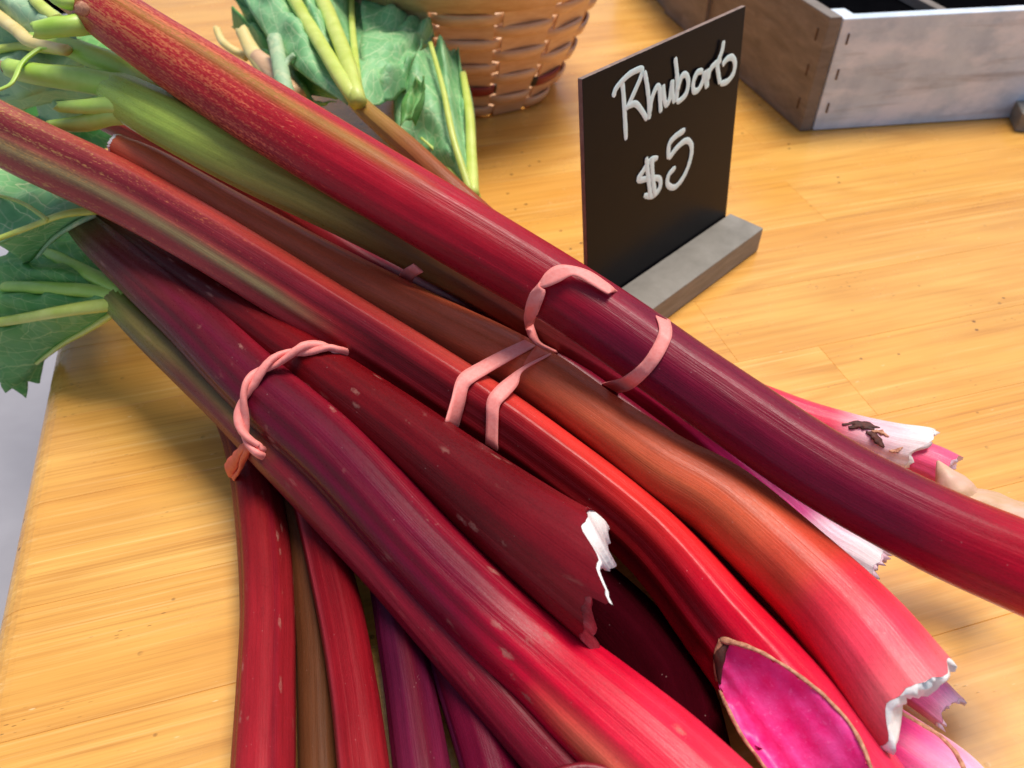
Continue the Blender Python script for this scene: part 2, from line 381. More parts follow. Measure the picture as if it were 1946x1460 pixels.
def cap(d, steps, mat, parent, at_end=True, seed=0, name="cut_end", jit=.0012, close=True, wf=None, out=None, arc=None):
    """closes an end with rings: steps = (scale, axial offset inwards)"""
    rnd = random.Random(seed); ring = d['rings'][-1 if at_end else 0]
    T = d['T1'] if at_end else -d['T0']; c = d['c1'] if at_end else d['c0']; n = len(ring)
    vs = [d['vs'][i] + T * .0001 for i in ring]; fs = []; prev = list(range(n))
    edge = list(vs)
    for (s, o) in steps:
        cur = []; s_in = s
        for j in range(n):
            d_ = 360 * j / n; d_ = d_ - 360 if d_ > 180 else d_
            s = 1 - (1 - s_in) * (interp(wf, d_, 360) if wf else 1)
            e_ = edge[j]; a = (e_ - c).dot(T); rad = (e_ - c) - T * a
            q = noise.noise(Vector((j * .22, s * 6, seed))) * jit * 2 + rnd.uniform(-1, 1) * jit * .5
            cur.append(len(vs)); vs.append(c + rad * s * (1 + rnd.uniform(-.02, .02)) + T * (a * s - o + q + (interp(out, d_, 360) if out and s_in < .97 else 0)))
        for j in range(n):
            d_ = 360 * j / n; d_ = d_ - 360 if d_ > 180 else d_
            if arc and not arc[0] <= d_ <= arc[1]: continue
            k = (j + 1) % n; f = (prev[j], prev[k], cur[k], cur[j]); fs.append(f if at_end else f[::-1])
        prev = cur
    if not close: return mk(name, vs, fs, mat, parent)
    vs.append(sum((vs[i] for i in prev), Vector()) / n); m_ = len(vs) - 1
    for j in range(n):
        f = (prev[j], prev[(j + 1) % n], m_); fs.append(f if at_end else f[::-1])
    return mk(name, vs, fs, mat, parent)
def tube(pts, rad, mat, parent, name, nth=12, n=24, flat=1.0, twist=0.0, seed=0, wob=.06, closed_ends=True, jag=0.0):
    """pts: world Vectors, rad: list of radii"""
    P = [Vector((*p, r)) for p, r in zip(pts, rad)]; S = spline(P, n); vs, fs = [], []; rnd = random.Random(seed)
    up = Vector((0, 0, 1)); prevN = None
    for i, s in enumerate(S):
        p = Vector(s[:3]); T = (Vector(S[min(i + 1, n - 1)][:3]) - Vector(S[max(i - 1, 0)][:3])).normalized()
        N = (up - T * T.dot(up)) if prevN is None else prevN - T * prevN.dot(T)
        if N.length < 1e-4: N = Vector((1, 0, 0)) - T * T.x
        N.normalize(); prevN = N; B = T.cross(N); tw = twist * i / (n - 1)
        for j in range(nth):
            th = 2 * math.pi * j / nth; r = s[3] * (1 + wob * noise.noise(Vector((math.cos(th) * 1.5, math.sin(th) * 1.5, i * .25 + seed * 9))))
            x, y = math.cos(th) * r, math.sin(th) * r * flat
            X, Y = x * math.cos(tw) - y * math.sin(tw), x * math.sin(tw) + y * math.cos(tw)
            ax = rnd.uniform(-1, 1) * jag if i == n - 1 else 0
            vs.append(p + B * X + N * Y + T * ax)
    for i in range(n - 1):
        for j in range(nth):
            k = (j + 1) % nth; fs.append((i * nth + j, i * nth + k, (i + 1) * nth + k, (i + 1) * nth + j)[::-1])
    fs.append(tuple(range(nth))); fs.append(tuple(range((n - 1) * nth, n * nth))[::-1])
    return mk(name, vs, fs, mat, parent)
def pxz(l): return [at(*q) for q in l]
def blade(ribs, mat, parent, bulge=.01, seed=0, nu=26, nt=14, crumple=.004, lobes=.12, name="leaf", start=0.0, rag=.03, up=None):
    """ribs: lists of (px, py, z), each from the node outwards; surface between neighbours"""
    RS = [spline(pxz(r), nu) for r in ribs]; vs, fs, luv = [], [], []
    upv = up or Vector((0, -.55, .83))
    cols = []
    for i in range(len(RS) - 1):
        for k in range(nt + (1 if i == len(RS) - 2 else 0)):
            t = k / nt; cols.append((i, t))
    grid = []
    for (i, t) in cols:
        line = []
        ext = 1 - lobes * math.sin(math.pi * t) + rag * noise.noise(Vector((i * 3.3 + t * 2.6, seed, 1.2)))
        for q in range(nu):
            u = q / (nu - 1) * ext; x = u * (nu - 1); a = int(max(0, min(nu - 2, math.floor(x)))); f = x - a
            p = (RS[i][a].lerp(RS[i][a + 1], f)).lerp(RS[i + 1][a].lerp(RS[i + 1][a + 1], f), t)
            span = (RS[i][a] - RS[i + 1][a]).length
            b_ = math.sin(math.pi * t) * min(bulge, span * .35)
            cz = noise.noise(p * 42 + Vector((seed * 5.1, 0, 0))) * crumple * 2 + noise.noise(p * 110 + Vector((0, seed * 3.3, 0))) * crumple * .7
            edge = (q / (nu - 1)) ** 3 * crumple * 1.8 * math.sin(t * 9 + i * 2 + seed)
            p = p + upv * (b_ + (cz + edge) * min(1, u * 4) * (.35 + .65 * math.sin(math.pi * t)))
            line.append(len(vs)); vs.append(p); luv.append((u, t, i))
        grid.append(line)
    for a, b in zip(grid, grid[1:]):
        for q in range(nu - 1): fs.append((a[q], b[q], b[q + 1], a[q + 1]))
    o = mk(name, vs, fs, mat, parent, cols={'luv': ('FLOAT_VECTOR', luv)})
    s = o.modifiers.new("thickness", 'SOLIDIFY'); s.thickness = .0006; s.offset = -1
    return o
def rib(l, r0, r1, mat, parent, name="rib", seed=0, flat=.8, jag=0.0):
    n = len(l); return tube(pxz(l), [lerp(r0, r1, i / (n - 1)) for i in range(n)], mat, parent, name, 12, 22, flat, 0, seed, .1, jag=jag)
GRP = "loose rhubarb stalks heaped on the table"
def stalk_root(d, label):
    c = Vector(d['S'][len(d['S']) // 2][:3]); c.z -= d['S'][len(d['S']) // 2][3]
    return empty("rhubarb_stalk", c, label, "rhubarb stalk", GRP)

red, dred, plum, pink, hot = lin(176, 26, 40), lin(118, 12, 26), lin(112, 14, 42), lin(236, 80, 100), lin(216, 8, 44)
brown, orange, rust = lin(150, 62, 36), lin(206, 66, 44), lin(176, 80, 48)
grn, olive, dgrn = lin(146, 168, 50), lin(124, 106, 44), lin(84, 100, 44)

# A: long top stalk
dA = stem([(110, -50, 104, .214), (165, -12, 106, .21), (255, 59, 112, .202), (480, 205, 134, .176), (800, 397, 138, .148), (1090, 570, 134, .122), (1330, 735, 140, .105), (1560, 890, 150, .094), (1760, 998, 162, .088), (1920, 1068, 172, .085), (2080, 1135, 180, .082)],
          [(0, lin(166, 50, 50)), (.2, lin(172, 42, 46)), (.4, lin(172, 22, 40)), (.55, lin(150, 16, 34)), (.66, plum), (.86, plum), (.93, lin(160, 8, 34)), (1, hot)],
          [(-90, 1), (-45, 1.0), (0, 1.0), (45, .98), (90, 1.02), (130, 1), (180, .95)],
          stripes=[(8, 22, lin(160, 128, 52), .7, -1, .42), (110, 34, lin(112, 10, 30), .75, .2, .85), (15, 30, lin(150, 34, 56), .5, .55, .9)],  # dark lower-side stripe puts shade into the skin colour
          mottle=([(0, lin(188, 116, 70)), (.4, lin(206, 90, 70)), (1, plum)], [(0, .54), (.25, .44), (.45, .20), (.6, 0)]), ridge=.008, seed=1, nu=220, nth=80)
rA = stalk_root(dA, "longest red stalk on top of the heap, wrapped by two pink bands near the sign")
put_stem(dA, rA); cap(dA, [(.9, 0), (.5, .002)], M['flesh'], rA); cap(dA, [(.9, -.002), (.5, -.006)], M['rib_green'], rA, False)
rib([(190, 40, .200), (150, 47, .203), (110, 52, .203), (70, 58, .201)], .0062, .0046, M['rib_green'], rA, seed=3, flat=1, jag=.002)
rib([(160, -5, .21), (125, 4, .213), (90, -20, .215)], .006, .004, M['rib_green'], rA, seed=4)
tube([ad(156, 17, .372), ad(157, 18, .371)], [.0035, .002], M['dry'], rA, "scar", 10, 3)

# B: ridged stalk whose open base shows magenta
Bp = [(-60, 222, 112, .158), (60, 285, 116, .147), (303, 403, 116, .124), (646, 611, 120, .092), (866, 752, 130, .076), (1045, 876, 130, .064), (1230, 1022, 134, .054), (1375, 1192, 160, .046), (1495, 1335, 192, .042), (1600, 1470, 205, .040), (1680, 1590, 210, .038)]
dB = stem(Bp, [(0, lin(160, 84, 72)), (.25, lin(160, 62, 62)), (.42, lin(156, 34, 42)), (.62, lin(148, 16, 26)), (.74, lin(200, 36, 34)), (.84, hot), (1, lin(224, 50, 84))],
          [(-90, .95), (-50, 1.0), (-20, 1.08), (0, 1.11), (14, 1.0), (45, .83), (80, .85), (108, 1.0), (125, 1.0), (180, .95)],
          stripes=[(-22, 36, lin(208, 74, 58), .8, .15, .72), (20, 26, lin(112, 26, 40), .8, -1, .5), (62, 26, lin(136, 122, 84), .9, -1, .40), (-25, 40, lin(232, 44, 44), .6, .6, .84), (45, 45, lin(84, 6, 14), 1, .44, .88), (88, 48, lin(84, 6, 14), 1, .44, .88)],  # last two dark stripes paint the shade of the lower-left face
          mottle=([(0, lin(176, 140, 84)), (.4, lin(200, 90, 64)), (1, hot)], [(0, .42), (.3, .3), (.45, .08), (.6, 0)]), ridge=.010, seed=2, nu=220, nth=96)
rB = stalk_root(dB, "ridged red stalk with a wide open magenta base, under the pair of pink straps")
openL = [(1371, 1216), (1360, 1262), (1372, 1320), (1402, 1385), (1440, 1440), (1490, 1510)]
openR = [(1371, 1216), (1430, 1232), (1500, 1272), (1570, 1328), (1625, 1392), (1660, 1475), (1680, 1530)]
polyO = openL + openR[::-1]
def inside(x, y, poly):
    c = False
    for (x0, y0), (x1, y1) in zip(poly, poly[1:] + poly[:1]):
        if (y0 > y) != (y1 > y) and x < (x1 - x0) * (y - y0) / (y1 - y0) + x0: c = not c
    return c
bvhB = BVHTree.FromPolygons(dB['vs'], dB['fs'])
O = Vector((0, 0, H))
def cast(bvh, px, py):
    h = bvh.ray_cast(O, ray(px, py).normalized()); return h
keep = []
for f in dB['fs']:
    c = sum((dB['vs'][i] for i in f), Vector()) / 4; nrm = (dB['vs'][f[1]] - dB['vs'][f[0]]).cross(dB['vs'][f[3]] - dB['vs'][f[0]])
    x, y = proj(c)
    if inside(x, y, polyO):
        h = cast(bvhB, x, y)
        if h[0] is not None and (h[0] - c).length < .004: continue
    keep.append(f)
dB['fs'] = keep
put_stem(dB, rB); cap(dB, [(.9, -.002), (.5, -.006)], M['rib_green'], rB, False)
def s2(l, n): return spline([Vector((x, y, 0)) for x, y in l], n)
nL = 30; SL, SR = s2(openL, nL), s2(openR, nL)
vs, fs = [], []; nt_ = 20; lastd = .3; rimL, rimR = [], []
for i in range(nL):
    for k in range(nt_ + 1):
        t = k / nt_; q = SL[i].lerp(SR[i], t); h = cast(bvhB, q.x, q.y)
        if h[0] is not None: p, nn = h[0], h[1]; lastd = depth_of(p)
        else: p = ad(q.x, q.y, lastd); nn = -ray(q.x, q.y).normalized()
        dep = math.sin(math.pi * t) ** .8 * min(1, i / 10) * .0075
        v = p - ray(q.x, q.y).normalized() * -dep
        v = v + nn * (noise.noise(p * 160) * .0006)
        vs.append(v)
        if k == 0: rimL.append(p + nn * .0003)
        if k == nt_: rimR.append(p + nn * .0003)
for i in range(nL - 1):
    for k in range(nt_):
        a = i * (nt_ + 1) + k; fs.append((a, a + 1, a + nt_ + 2, a + nt_ + 1)[::-1])
mk("inner_sheath", vs, fs, M['magenta'], rB)
tube(rimL[::3], [.0014, .0010] + [.0007] * (len(rimL[::3]) - 2), M['dry'], rB, "sheath_rim", 8, 60, .7, seed=4, wob=.6)
tube(rimR[::3], [.0014, .0012] + [.0008] * (len(rimR[::3]) - 2), M['dry'], rB, "sheath_rim", 8, 60, .7, seed=5, wob=.6)
tube([ad(*q) for q in ((1385, 1219, depth_of(rimL[0]) - .001), (1366, 1250, depth_of(rimL[2]) - .001), (1368, 1300, depth_of(rimL[6]) - .001))], [.001, .0022, .0006], M['scar'], rB, "dry_scar", 8, 14, .5, seed=2, wob=.6)

# E: brown-orange stalk with torn white base
dE = stem([(222, 276, 42, .148), (300, 318, 62, .139), (446, 407, 78, .119), (611, 504, 92, .098), (815, 611, 104, .084), (1000, 706, 114, .078), (1145, 804, 114, .074), (1264, 890, 134, .070), (1380, 962, 152, .067), (1537, 1105, 174, .064), (1630, 1206, 202, .062), (1705, 1305, 222, .060)],
          [(0, lin(206, 100, 70)), (.3, lin(202, 96, 64)), (.6, lin(200, 92, 60)), (.82, lin(204, 88, 56)), (.885, lin(204, 70, 50)), (.925, lin(222, 50, 66)), (.965, lin(236, 66, 88)), (1, lin(238, 104, 112))],
          [(-90, .98), (-45, 1.0), (0, .99), (42, 1.03), (60, .99), (100, .97), (135, 1.0), (180, .95)],
          stripes=[(100, 50, lin(140, 36, 28), .7, .3, .82), (48, 10, lin(186, 96, 58), .5, .2, .8), (100, 45, lin(206, 14, 40), .8, .84, 1.2)], ridge=.006, seed=3, nu=220, nth=80,
          end=[(-135, -.022), (-90, -.008), (-45, .002), (-10, .006), (20, .003), (45, .006), (70, .013), (100, .014), (135, .006), (180, -.012)], end_jit=.0016, start_jit=.0006)
rE = stalk_root(dE, "orange brown stalk with a pink end and torn white flesh, right of the ridged stalk")
put_stem(dE, rE); cap(dE, [(.985, -.0012), (.93, -.0028), (.80, -.0016), (.5, -.004)], M['flesh'], rE, seed=6, jit=.0020); cap(dE, [(.95, -.0015), (.5, -.002)], M['flesh'], rE, False, seed=2, jit=.0003)

# I: green stalk branching into cut ribs
dI = stem([(196, 158, 26, .166), (214, 170, 60, .167), (240, 187, 88, .167), (330, 236, 104, .163), (480, 318, 100, .148), (680, 418, 92, .124), (880, 525, 86, .10), (1050, 630, 80, .078), (1270, 770, 76, .05), (1450, 920, 84, .034), (1565, 1022, 92, .03), (1620, 1056, 92, .03), (1662, 1080, 78, .03)],
          [(0, lin(176, 206, 84)), (.14, lin(172, 194, 84)), (.27, lin(152, 142, 68)), (.42, lin(112, 74, 38)), (.55, lin(104, 40, 30)), (.75, lin(160, 24, 60)), (.92, lin(214, 50, 140)), (.95, lin(244, 200, 220)), (1, lin(248, 236, 240))],
          ridge=.014, seed=4, nu=160, stripes=[(100, 30, lin(104, 78, 40), .5, .1, .5)], end_jit=.0012)
rI = stalk_root(dI, "green stalk forking into several cut leaf ribs at the upper left, beneath the longest stalk")
put_stem(dI, rI); cap(dI, [(.95, -.002), (.6, .002)], M['flesh_pink'], rI, seed=9, jit=.003)
rib([(310, 190, .168), (260, 145, .171), (225, 126, .174), (180, 110, .176), (135, 91, .177), (101, 82, .177), (66, 78, .177)], .0085, .0048, M['rib_green'], rI, seed=5, flat=1, jag=.002)
rib([(120, 92, .180), (101, 90, .181), (79, 92, .180), (59, 104, .179), (40, 122, .177), (29, 147, .174), (18, 162, .172), (-10, 174, .17)], .003, .0014, M['rib_green'], rI, seed=6, flat=.5)
rib([(310, 222, .168), (265, 185, .171), (225, 167, .172), (162, 153, .172), (90, 144, .171), (36, 135, .170), (16, 129, .17)], .0085, .005, M['rib_green'], rI, seed=7, flat=1, jag=.003)
rib([(18, 130, .17), (4, 122, .17)], .0045, .002, M['dry'], rI, "dry_tip", seed=9, jag=.004)
rib([(300, 230, .166), (255, 208, .168), (225, 201, .168), (162, 203, .166), (112, 203, .164)], .0075, .0028, M['rib_green'], rI, seed=8, flat=1, jag=.002)
rib([(300, 236, .163), (250, 215, .164), (212, 218, .162), (180, 229, .158), (144, 237, .154), (95, 240, .15)], .0075, .0032, M['rib_green'], rI, seed=10, flat=1)
# pale leaf behind the ribs, top left
lf = blade([[(150, 60, .185), (110, 25, .185), (60, -5, .185), (20, -40, .18)], [(150, 85, .18), (70, 82, .175), (30, 55, .172), (-30, 10, .17)], [(160, 110, .165), (90, 92, .162), (40, 88, .16), (-50, 100, .155)], [(170, 140, .15), (110, 160, .145), (50, 185, .14), (-40, 190, .135)], [(190, 180, .14), (140, 195, .13), (80, 200, .13), (0, 225, .12)]], M['leaf_pale'], rI, .012, 3, lobes=.05)
rib([(128, 96, .181), (60, 80, .18), (30, 56, .178), (-30, 12, .175)], .0035, .0045, M['rib_cream'], lf, seed=11)
rib([(122, 98, .168), (60, 90, .168), (35, 88, .166), (-50, 102, .16)], .003, .003, M['rib'], lf, seed=12)
rib([(110, 38, .189), (78, 12, .191), (60, -8, .19)], .004, .0035, M['rib'], lf, seed=13)
lf = blade([[(250, 130, .15), (200, 110, .145), (150, 100, .14), (90, 80, .14)], [(250, 180, .145), (200, 140, .138), (140, 130, .13), (60, 130, .13)], [(250, 200, .14), (190, 190, .13), (130, 185, .125), (70, 175, .125)], [(240, 215, .135), (180, 225, .12), (120, 240, .115), (60, 220, .115)]], M['leaf_pale'], rI, .01, 5, crumple=.007)

lf = blade([[(262, 120, .12), (180, 70, .11), (100, 50, .10), (-50, 60, .10)], [(262, 190, .115), (180, 150, .10), (90, 140, .095), (-60, 160, .09)], [(255, 240, .11), (180, 220, .095), (90, 230, .085), (-60, 230, .08)], [(250, 270, .10), (170, 290, .085), (90, 300, .08), (-50, 290, .08)]], M['leaf_dark'], rI, .012, 7, crumple=.008)
for l in ([(262, 190, .117), (180, 150, .104), (90, 140, .099), (-60, 160, .094)], [(255, 240, .112), (180, 220, .099), (90, 230, .09), (-60, 230, .086)]): rib(l, .003, .0018, M['rib'], lf)
# J: dark thin stalk between the green and the brown one
dJ = stem([(190, 218, 54, .131), (321, 281, 62, .122), (487, 363, 64, .107), (635, 458, 66, .095), (765, 540, 70, .083), (1000, 672, 76, .068), (1250, 850, 80, .05), (1450, 1010, 84, .036)],
          [(0, lin(170, 70, 56)), (.2, lin(140, 40, 36)), (.5, lin(116, 22, 36)), (1, plum)], [(-60, 1.06), (-30, 1.02), (-8, .86), (30, 1.05), (70, 1.0), (120, .95), (180, .95)],
          stripes=[(-35, 24, lin(184, 92, 80), .8, -1, .6)], seed=5, ridge=.008)
J = put_stem(dJ, None, "rhubarb_stalk"); tag(J, "thin dark plum stalk lying in the gap between green stalk and orange brown stalk", "rhubarb stalk", GRP)

# F: dark stub torn open at its base
dF = stem([(170, 405, 44, .094), (250, 452, 50, .094), (335, 512, 66, .09), (480, 612, 86, .083), (625, 716, 106, .078), (760, 816, 130, .075), (890, 918, 156, .074), (1010, 1012, 186, .075), (1125, 1098, 214, .078)],
          [(0, lin(84, 56, 30)), (.25, lin(86, 20, 18)), (.5, lin(108, 10, 16)), (.85, lin(98, 9, 17)), (1, lin(120, 18, 28))],
          [(-90, .96), (-45, 1.0), (-5, 1.02), (20, .98), (70, .92), (120, .98), (180, .9)], seed=6, ridge=.009, scab=.8, nu=180, nth=96,
          end=[(-135, -.010), (-90, -.012), (-45, -.014), (-10, -.008), (14, .006), (34, .018), (39, .021), (47, .009), (60, .010), (73, .013), (100, .014), (125, .018), (135, .020), (145, .012), (180, 0)], end_jit=.0016)
rF = stalk_root(dF, "dark crimson stub with a ragged hollow torn end, in the middle of the heap")
put_stem(dF, rF); cap(dF, [(.99, -.0016), (.90, -.0008), (.885, .002)], M['flesh'], rF, seed=4, jit=.0002, close=False, arc=(-100, 34), wf=[(-90, 1), (-60, 3), (-35, 5), (-5, 5), (15, 2), (24, .6), (40, .3), (135, .3), (180, .5)], out=[(-80, 0), (-55, .008), (-30, .013), (-5, .011), (14, .001), (60, 0), (180, 0)]); cap(dF, [(.975, .0003), (.89, .001), (.86, .010), (.8, .04), (.5, .06)], M['flesh_dark'], rF, seed=4, jit=.0004, name="hollow_end")

# C: big stalk with the braided band
dC = stem([(150, 420, 56, .093), (205, 470, 78, .089), (360, 602, 112, .078), (503, 742, 130, .070), (645, 868, 142, .065), (815, 1052, 150, .059), (945, 1178, 160, .056), (1042, 1262, 172, .053), (1135, 1345, 196, .052), (1250, 1446, 216, .052), (1350, 1540, 226, .052), (1440, 1625, 230, .052)],
          [(0, lin(86, 84, 44)), (.12, lin(106, 40, 40)), (.3, lin(92, 18, 32)), (.55, lin(94, 13, 34)), (.70, lin(112, 10, 36)), (.84, lin(200, 12, 46)), (.91, lin(226, 36, 64)), (1, lin(234, 62, 82))],
          [(-90, .96), (-45, 1.0), (-20, 1.02), (0, .985), (25, 1.03), (45, .99), (70, 1.02), (95, .98), (135, 1), (180, .94)],
          stripes=[(-30, 24, lin(150, 22, 38), .5, .3, .78), (12, 14, lin(104, 14, 44), .6, .2, .72), (55, 12, lin(104, 14, 46), .5, .2, .72), (110, 30, lin(104, 60, 40), .55, -1, .6), (60, 30, lin(228, 128, 90), .6, .84, 1.2)],
          mottle=([(0, lin(100, 110, 50)), (.7, lin(190, 30, 50)), (1, lin(244, 140, 110))], [(0, .35), (.3, .1), (.7, .0), (1, .0)]), seed=7, ridge=.016, scab=1.0, nu=200, nth=80)
rC = stalk_root(dC, "thick scabby crimson stalk in front with pink base, tied with the twisted cord band")
put_stem(dC, rC); cap(dC, [(.9, 0), (.5, .003)], M['flesh'], rC)
lf = blade([[(200, 392, .105), (140, 340, .10), (70, 300, .10), (-40, 270, .10)], [(185, 402, .11), (120, 408, .11), (60, 430, .105), (-40, 468, .10)], [(180, 410, .10), (140, 430, .095), (100, 460, .08), (50, 505, .06)]], M['leaf'], rC, .009, 9, crumple=.006, lobes=.08)
rib([(185, 400, .112), (120, 408, .113), (60, 430, .108), (-40, 468, .104)], .0028, .0016, M['rib'], lf, seed=2)
rib([(90, 418, .112), (50, 390, .112), (10, 375, .112), (-30, 368, .112)], .0014, .001, M['rib'], lf, seed=3)
rib([(180, 408, .104), (140, 428, .10), (100, 455, .086), (70, 490, .07)], .002, .0012, M['leaf_pale'], lf, seed=4)

# D: slimmer stalk under C with a leaf at its end
dD = stem([(228, 572, 62, .066), (300, 640, 76, .062), (410, 740, 88, .056), (545, 878, 94, .052), (725, 1068, 98, .046), (880, 1244, 104, .042), (1010, 1392, 110, .040), (1110, 1500, 116, .040)],
          [(0, lin(120, 134, 50)), (.1, lin(112, 98, 46)), (.25, lin(112, 52, 46)), (.45, lin(122, 30, 38)), (.7, lin(130, 20, 38)), (1, lin(120, 14, 36))], seed=8, ridge=.01,
          stripes=[(30, 30, lin(120, 106, 58), .7, -1, .42), (120, 40, lin(132, 44, 50), .6, -1, .4)], scab=.3)
rD = stalk_root(dD, "slim stalk under the thick scabby one, its green leaf hanging over the table edge")
put_stem(dD, rD)
lf = blade([[(228, 548, .07), (212, 505, .07), (185, 462, .06), (150, 425, .05)], [(222, 556, .072), (160, 515, .066), (110, 490, .06), (50, 455, .05)], [(220, 562, .072), (130, 548, .064), (60, 543, .056), (-30, 540, .045)], [(218, 575, .07), (130, 588, .058), (50, 602, .046), (-40, 618, .03)], [(212, 590, .06), (170, 626, .04), (120, 655, .02), (80, 690, .0), (20, 745, -.03)]], M['leaf_dark'], rD, .012, 12, crumple=.0042, lobes=.04)
rib([(240, 575, .07), (130, 590, .063), (50, 604, .05), (-40, 620, .034)], .0048, .003, M['rib'], lf, seed=2)
rib([(240, 565, .072), (160, 552, .068), (80, 547, .062), (10, 545, .055)], .005, .004, M['rib_green'], lf, seed=3)
rib([(235, 556, .073), (165, 518, .069), (110, 490, .064), (78, 478, .06)], .0052, .0036, M['rib_green'], lf, seed=4)
rib([(238, 550, .072), (214, 505, .071), (188, 462, .062), (165, 440, .056)], .004, .0025, M['rib_green'], lf, seed=5)
rib([(225, 590, .062), (172, 624, .043), (122, 652, .024), (70, 690, .002)], .003, .0016, M['rib'], lf, seed=6)
blade([[(95, 640, .02), (85, 690, -.01), (78, 730, -.03)], [(70, 640, .02), (50, 700, -.01), (48, 756, -.035)], [(40, 640, .02), (10, 690, 0), (-20, 726, -.02)]], M['leaf_dark'], rD, .006, 15, crumple=.0025, lobes=.1, nu=16, nt=10)

# lower bunch running towards the camera
low = "lower rhubarb stalks pointing to the front edge"
def plain(pts, ramp_, label, mat="stalk", **kw):
    d = stem(pts, ramp_, **kw); o = put_stem(d, None, "rhubarb_stalk", mat); tag(o, label, "rhubarb stalk", GRP); return d
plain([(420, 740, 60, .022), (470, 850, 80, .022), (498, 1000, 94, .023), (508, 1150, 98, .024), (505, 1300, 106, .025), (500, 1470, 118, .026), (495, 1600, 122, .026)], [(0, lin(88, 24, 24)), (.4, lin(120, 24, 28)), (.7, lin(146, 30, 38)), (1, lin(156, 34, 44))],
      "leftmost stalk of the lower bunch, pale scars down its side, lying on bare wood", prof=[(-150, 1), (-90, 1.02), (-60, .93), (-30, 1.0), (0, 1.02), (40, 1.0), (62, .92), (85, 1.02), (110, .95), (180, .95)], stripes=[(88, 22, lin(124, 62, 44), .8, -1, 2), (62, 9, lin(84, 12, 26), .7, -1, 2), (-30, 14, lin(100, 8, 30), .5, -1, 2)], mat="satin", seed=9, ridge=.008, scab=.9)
plain([(520, 800, 60, .016), (575, 1000, 72, .016), (600, 1200, 78, .016), (612, 1470, 88, .016), (620, 1620, 92, .016)], [(0, lin(80, 40, 24)), (.5, lin(88, 50, 28)), (1, lin(98, 58, 34))], "brownish stalk low down beside the leftmost lower stalk", mat="satin", seed=10, ridge=.01)
plain([(540, 830, 66, .033), (588, 930, 74, .031), (640, 1130, 86, .03), (672, 1300, 92, .03), (694, 1470, 100, .03), (710, 1600, 104, .03)], [(0, lin(96, 14, 24)), (.4, lin(104, 11, 20)), (.7, lin(134, 20, 30)), (1, lin(150, 34, 40))],
      "second glossy dark red stalk of the lower bunch", prof=[(-90, .95), (-30, .98), (10, .93), (50, 1.05), (75, 1.0), (110, .95), (180, .95)], stripes=[(52, 16, lin(176, 60, 70), .6, -1, 2)], mat="satin", seed=11, ridge=.008)
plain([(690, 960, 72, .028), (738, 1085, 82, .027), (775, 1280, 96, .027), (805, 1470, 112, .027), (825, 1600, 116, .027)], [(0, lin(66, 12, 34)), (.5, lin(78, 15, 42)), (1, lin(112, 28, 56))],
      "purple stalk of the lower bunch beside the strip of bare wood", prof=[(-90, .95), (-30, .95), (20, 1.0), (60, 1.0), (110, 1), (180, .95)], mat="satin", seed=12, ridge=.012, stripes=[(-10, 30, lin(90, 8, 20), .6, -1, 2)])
plain([(790, 1080, 80, .026), (852, 1225, 96, .026), (915, 1400, 112, .026), (955, 1540, 118, .026)], [(0, lin(84, 10, 30)), (1, lin(100, 12, 40))], "deep plum stalk at the bottom, half hidden under the slim stalk", mat="satin", seed=13, ridge=.012, stripes=[(70, 14, lin(122, 44, 84), .6, -1, 2)])
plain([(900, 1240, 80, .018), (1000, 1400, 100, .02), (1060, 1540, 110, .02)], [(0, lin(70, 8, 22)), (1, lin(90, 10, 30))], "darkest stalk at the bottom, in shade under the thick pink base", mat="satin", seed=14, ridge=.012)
plain([(760, 840, 100, .032), (960, 1010, 130, .028), (1140, 1160, 160, .020), (1255, 1300, 180, .017), (1310, 1480, 180, .015)], [(0, lin(46, 5, 11)), (1, lin(50, 4, 12))], "dull filler stalk, shade painted into its colour, in the gap beneath the hollow torn stub", mat="dull", seed=20, ridge=.012)  # this and the next two fill black gaps, shade put into their colour
plain([(1000, 850, 100, .03), (1200, 980, 110, .03), (1380, 1140, 120, .028), (1520, 1320, 130, .026), (1600, 1480, 136, .026)], [(0, lin(60, 8, 18)), (1, lin(110, 10, 30))], "filler stalk with shade in its colour, wedged below the ridged and orange brown stalks", mat="dull", seed=21, ridge=.012)
plain([(640, 560, 80, .045), (850, 690, 90, .038), (1080, 830, 100, .034), (1320, 990, 110, .03), (1480, 1120, 110, .028)], [(0, lin(70, 16, 20)), (1, lin(110, 10, 30))], "filler stalk with shade painted into its colour, under the orange brown stalk", mat="dull", seed=22, ridge=.012)
# small curled sheath at the bottom edge
vs, fs = [], []
for i in range(13):
    for k in range(9):
        a = i / 12; t = k / 8; p = at(1045 + 130 * a, 1462 - 14 * math.sin(math.pi * a) + 60 * t, .062 - .008 * t)
        vs.append(p + Vector((0, 0, -.006 * (t ** 2))))
for i in range(12):
    for k in range(8): q = i * 9 + k; fs.append((q, q + 9, q + 10, q + 1))
o = mk("sheath_scrap", vs, fs, M['flesh_dark']); s = o.modifiers.new("t", 'SOLIDIFY'); s.thickness = .0025
tag(o, "small curled reddish sheath scrap at the bottom edge beside the thick pink base", "plant scrap")

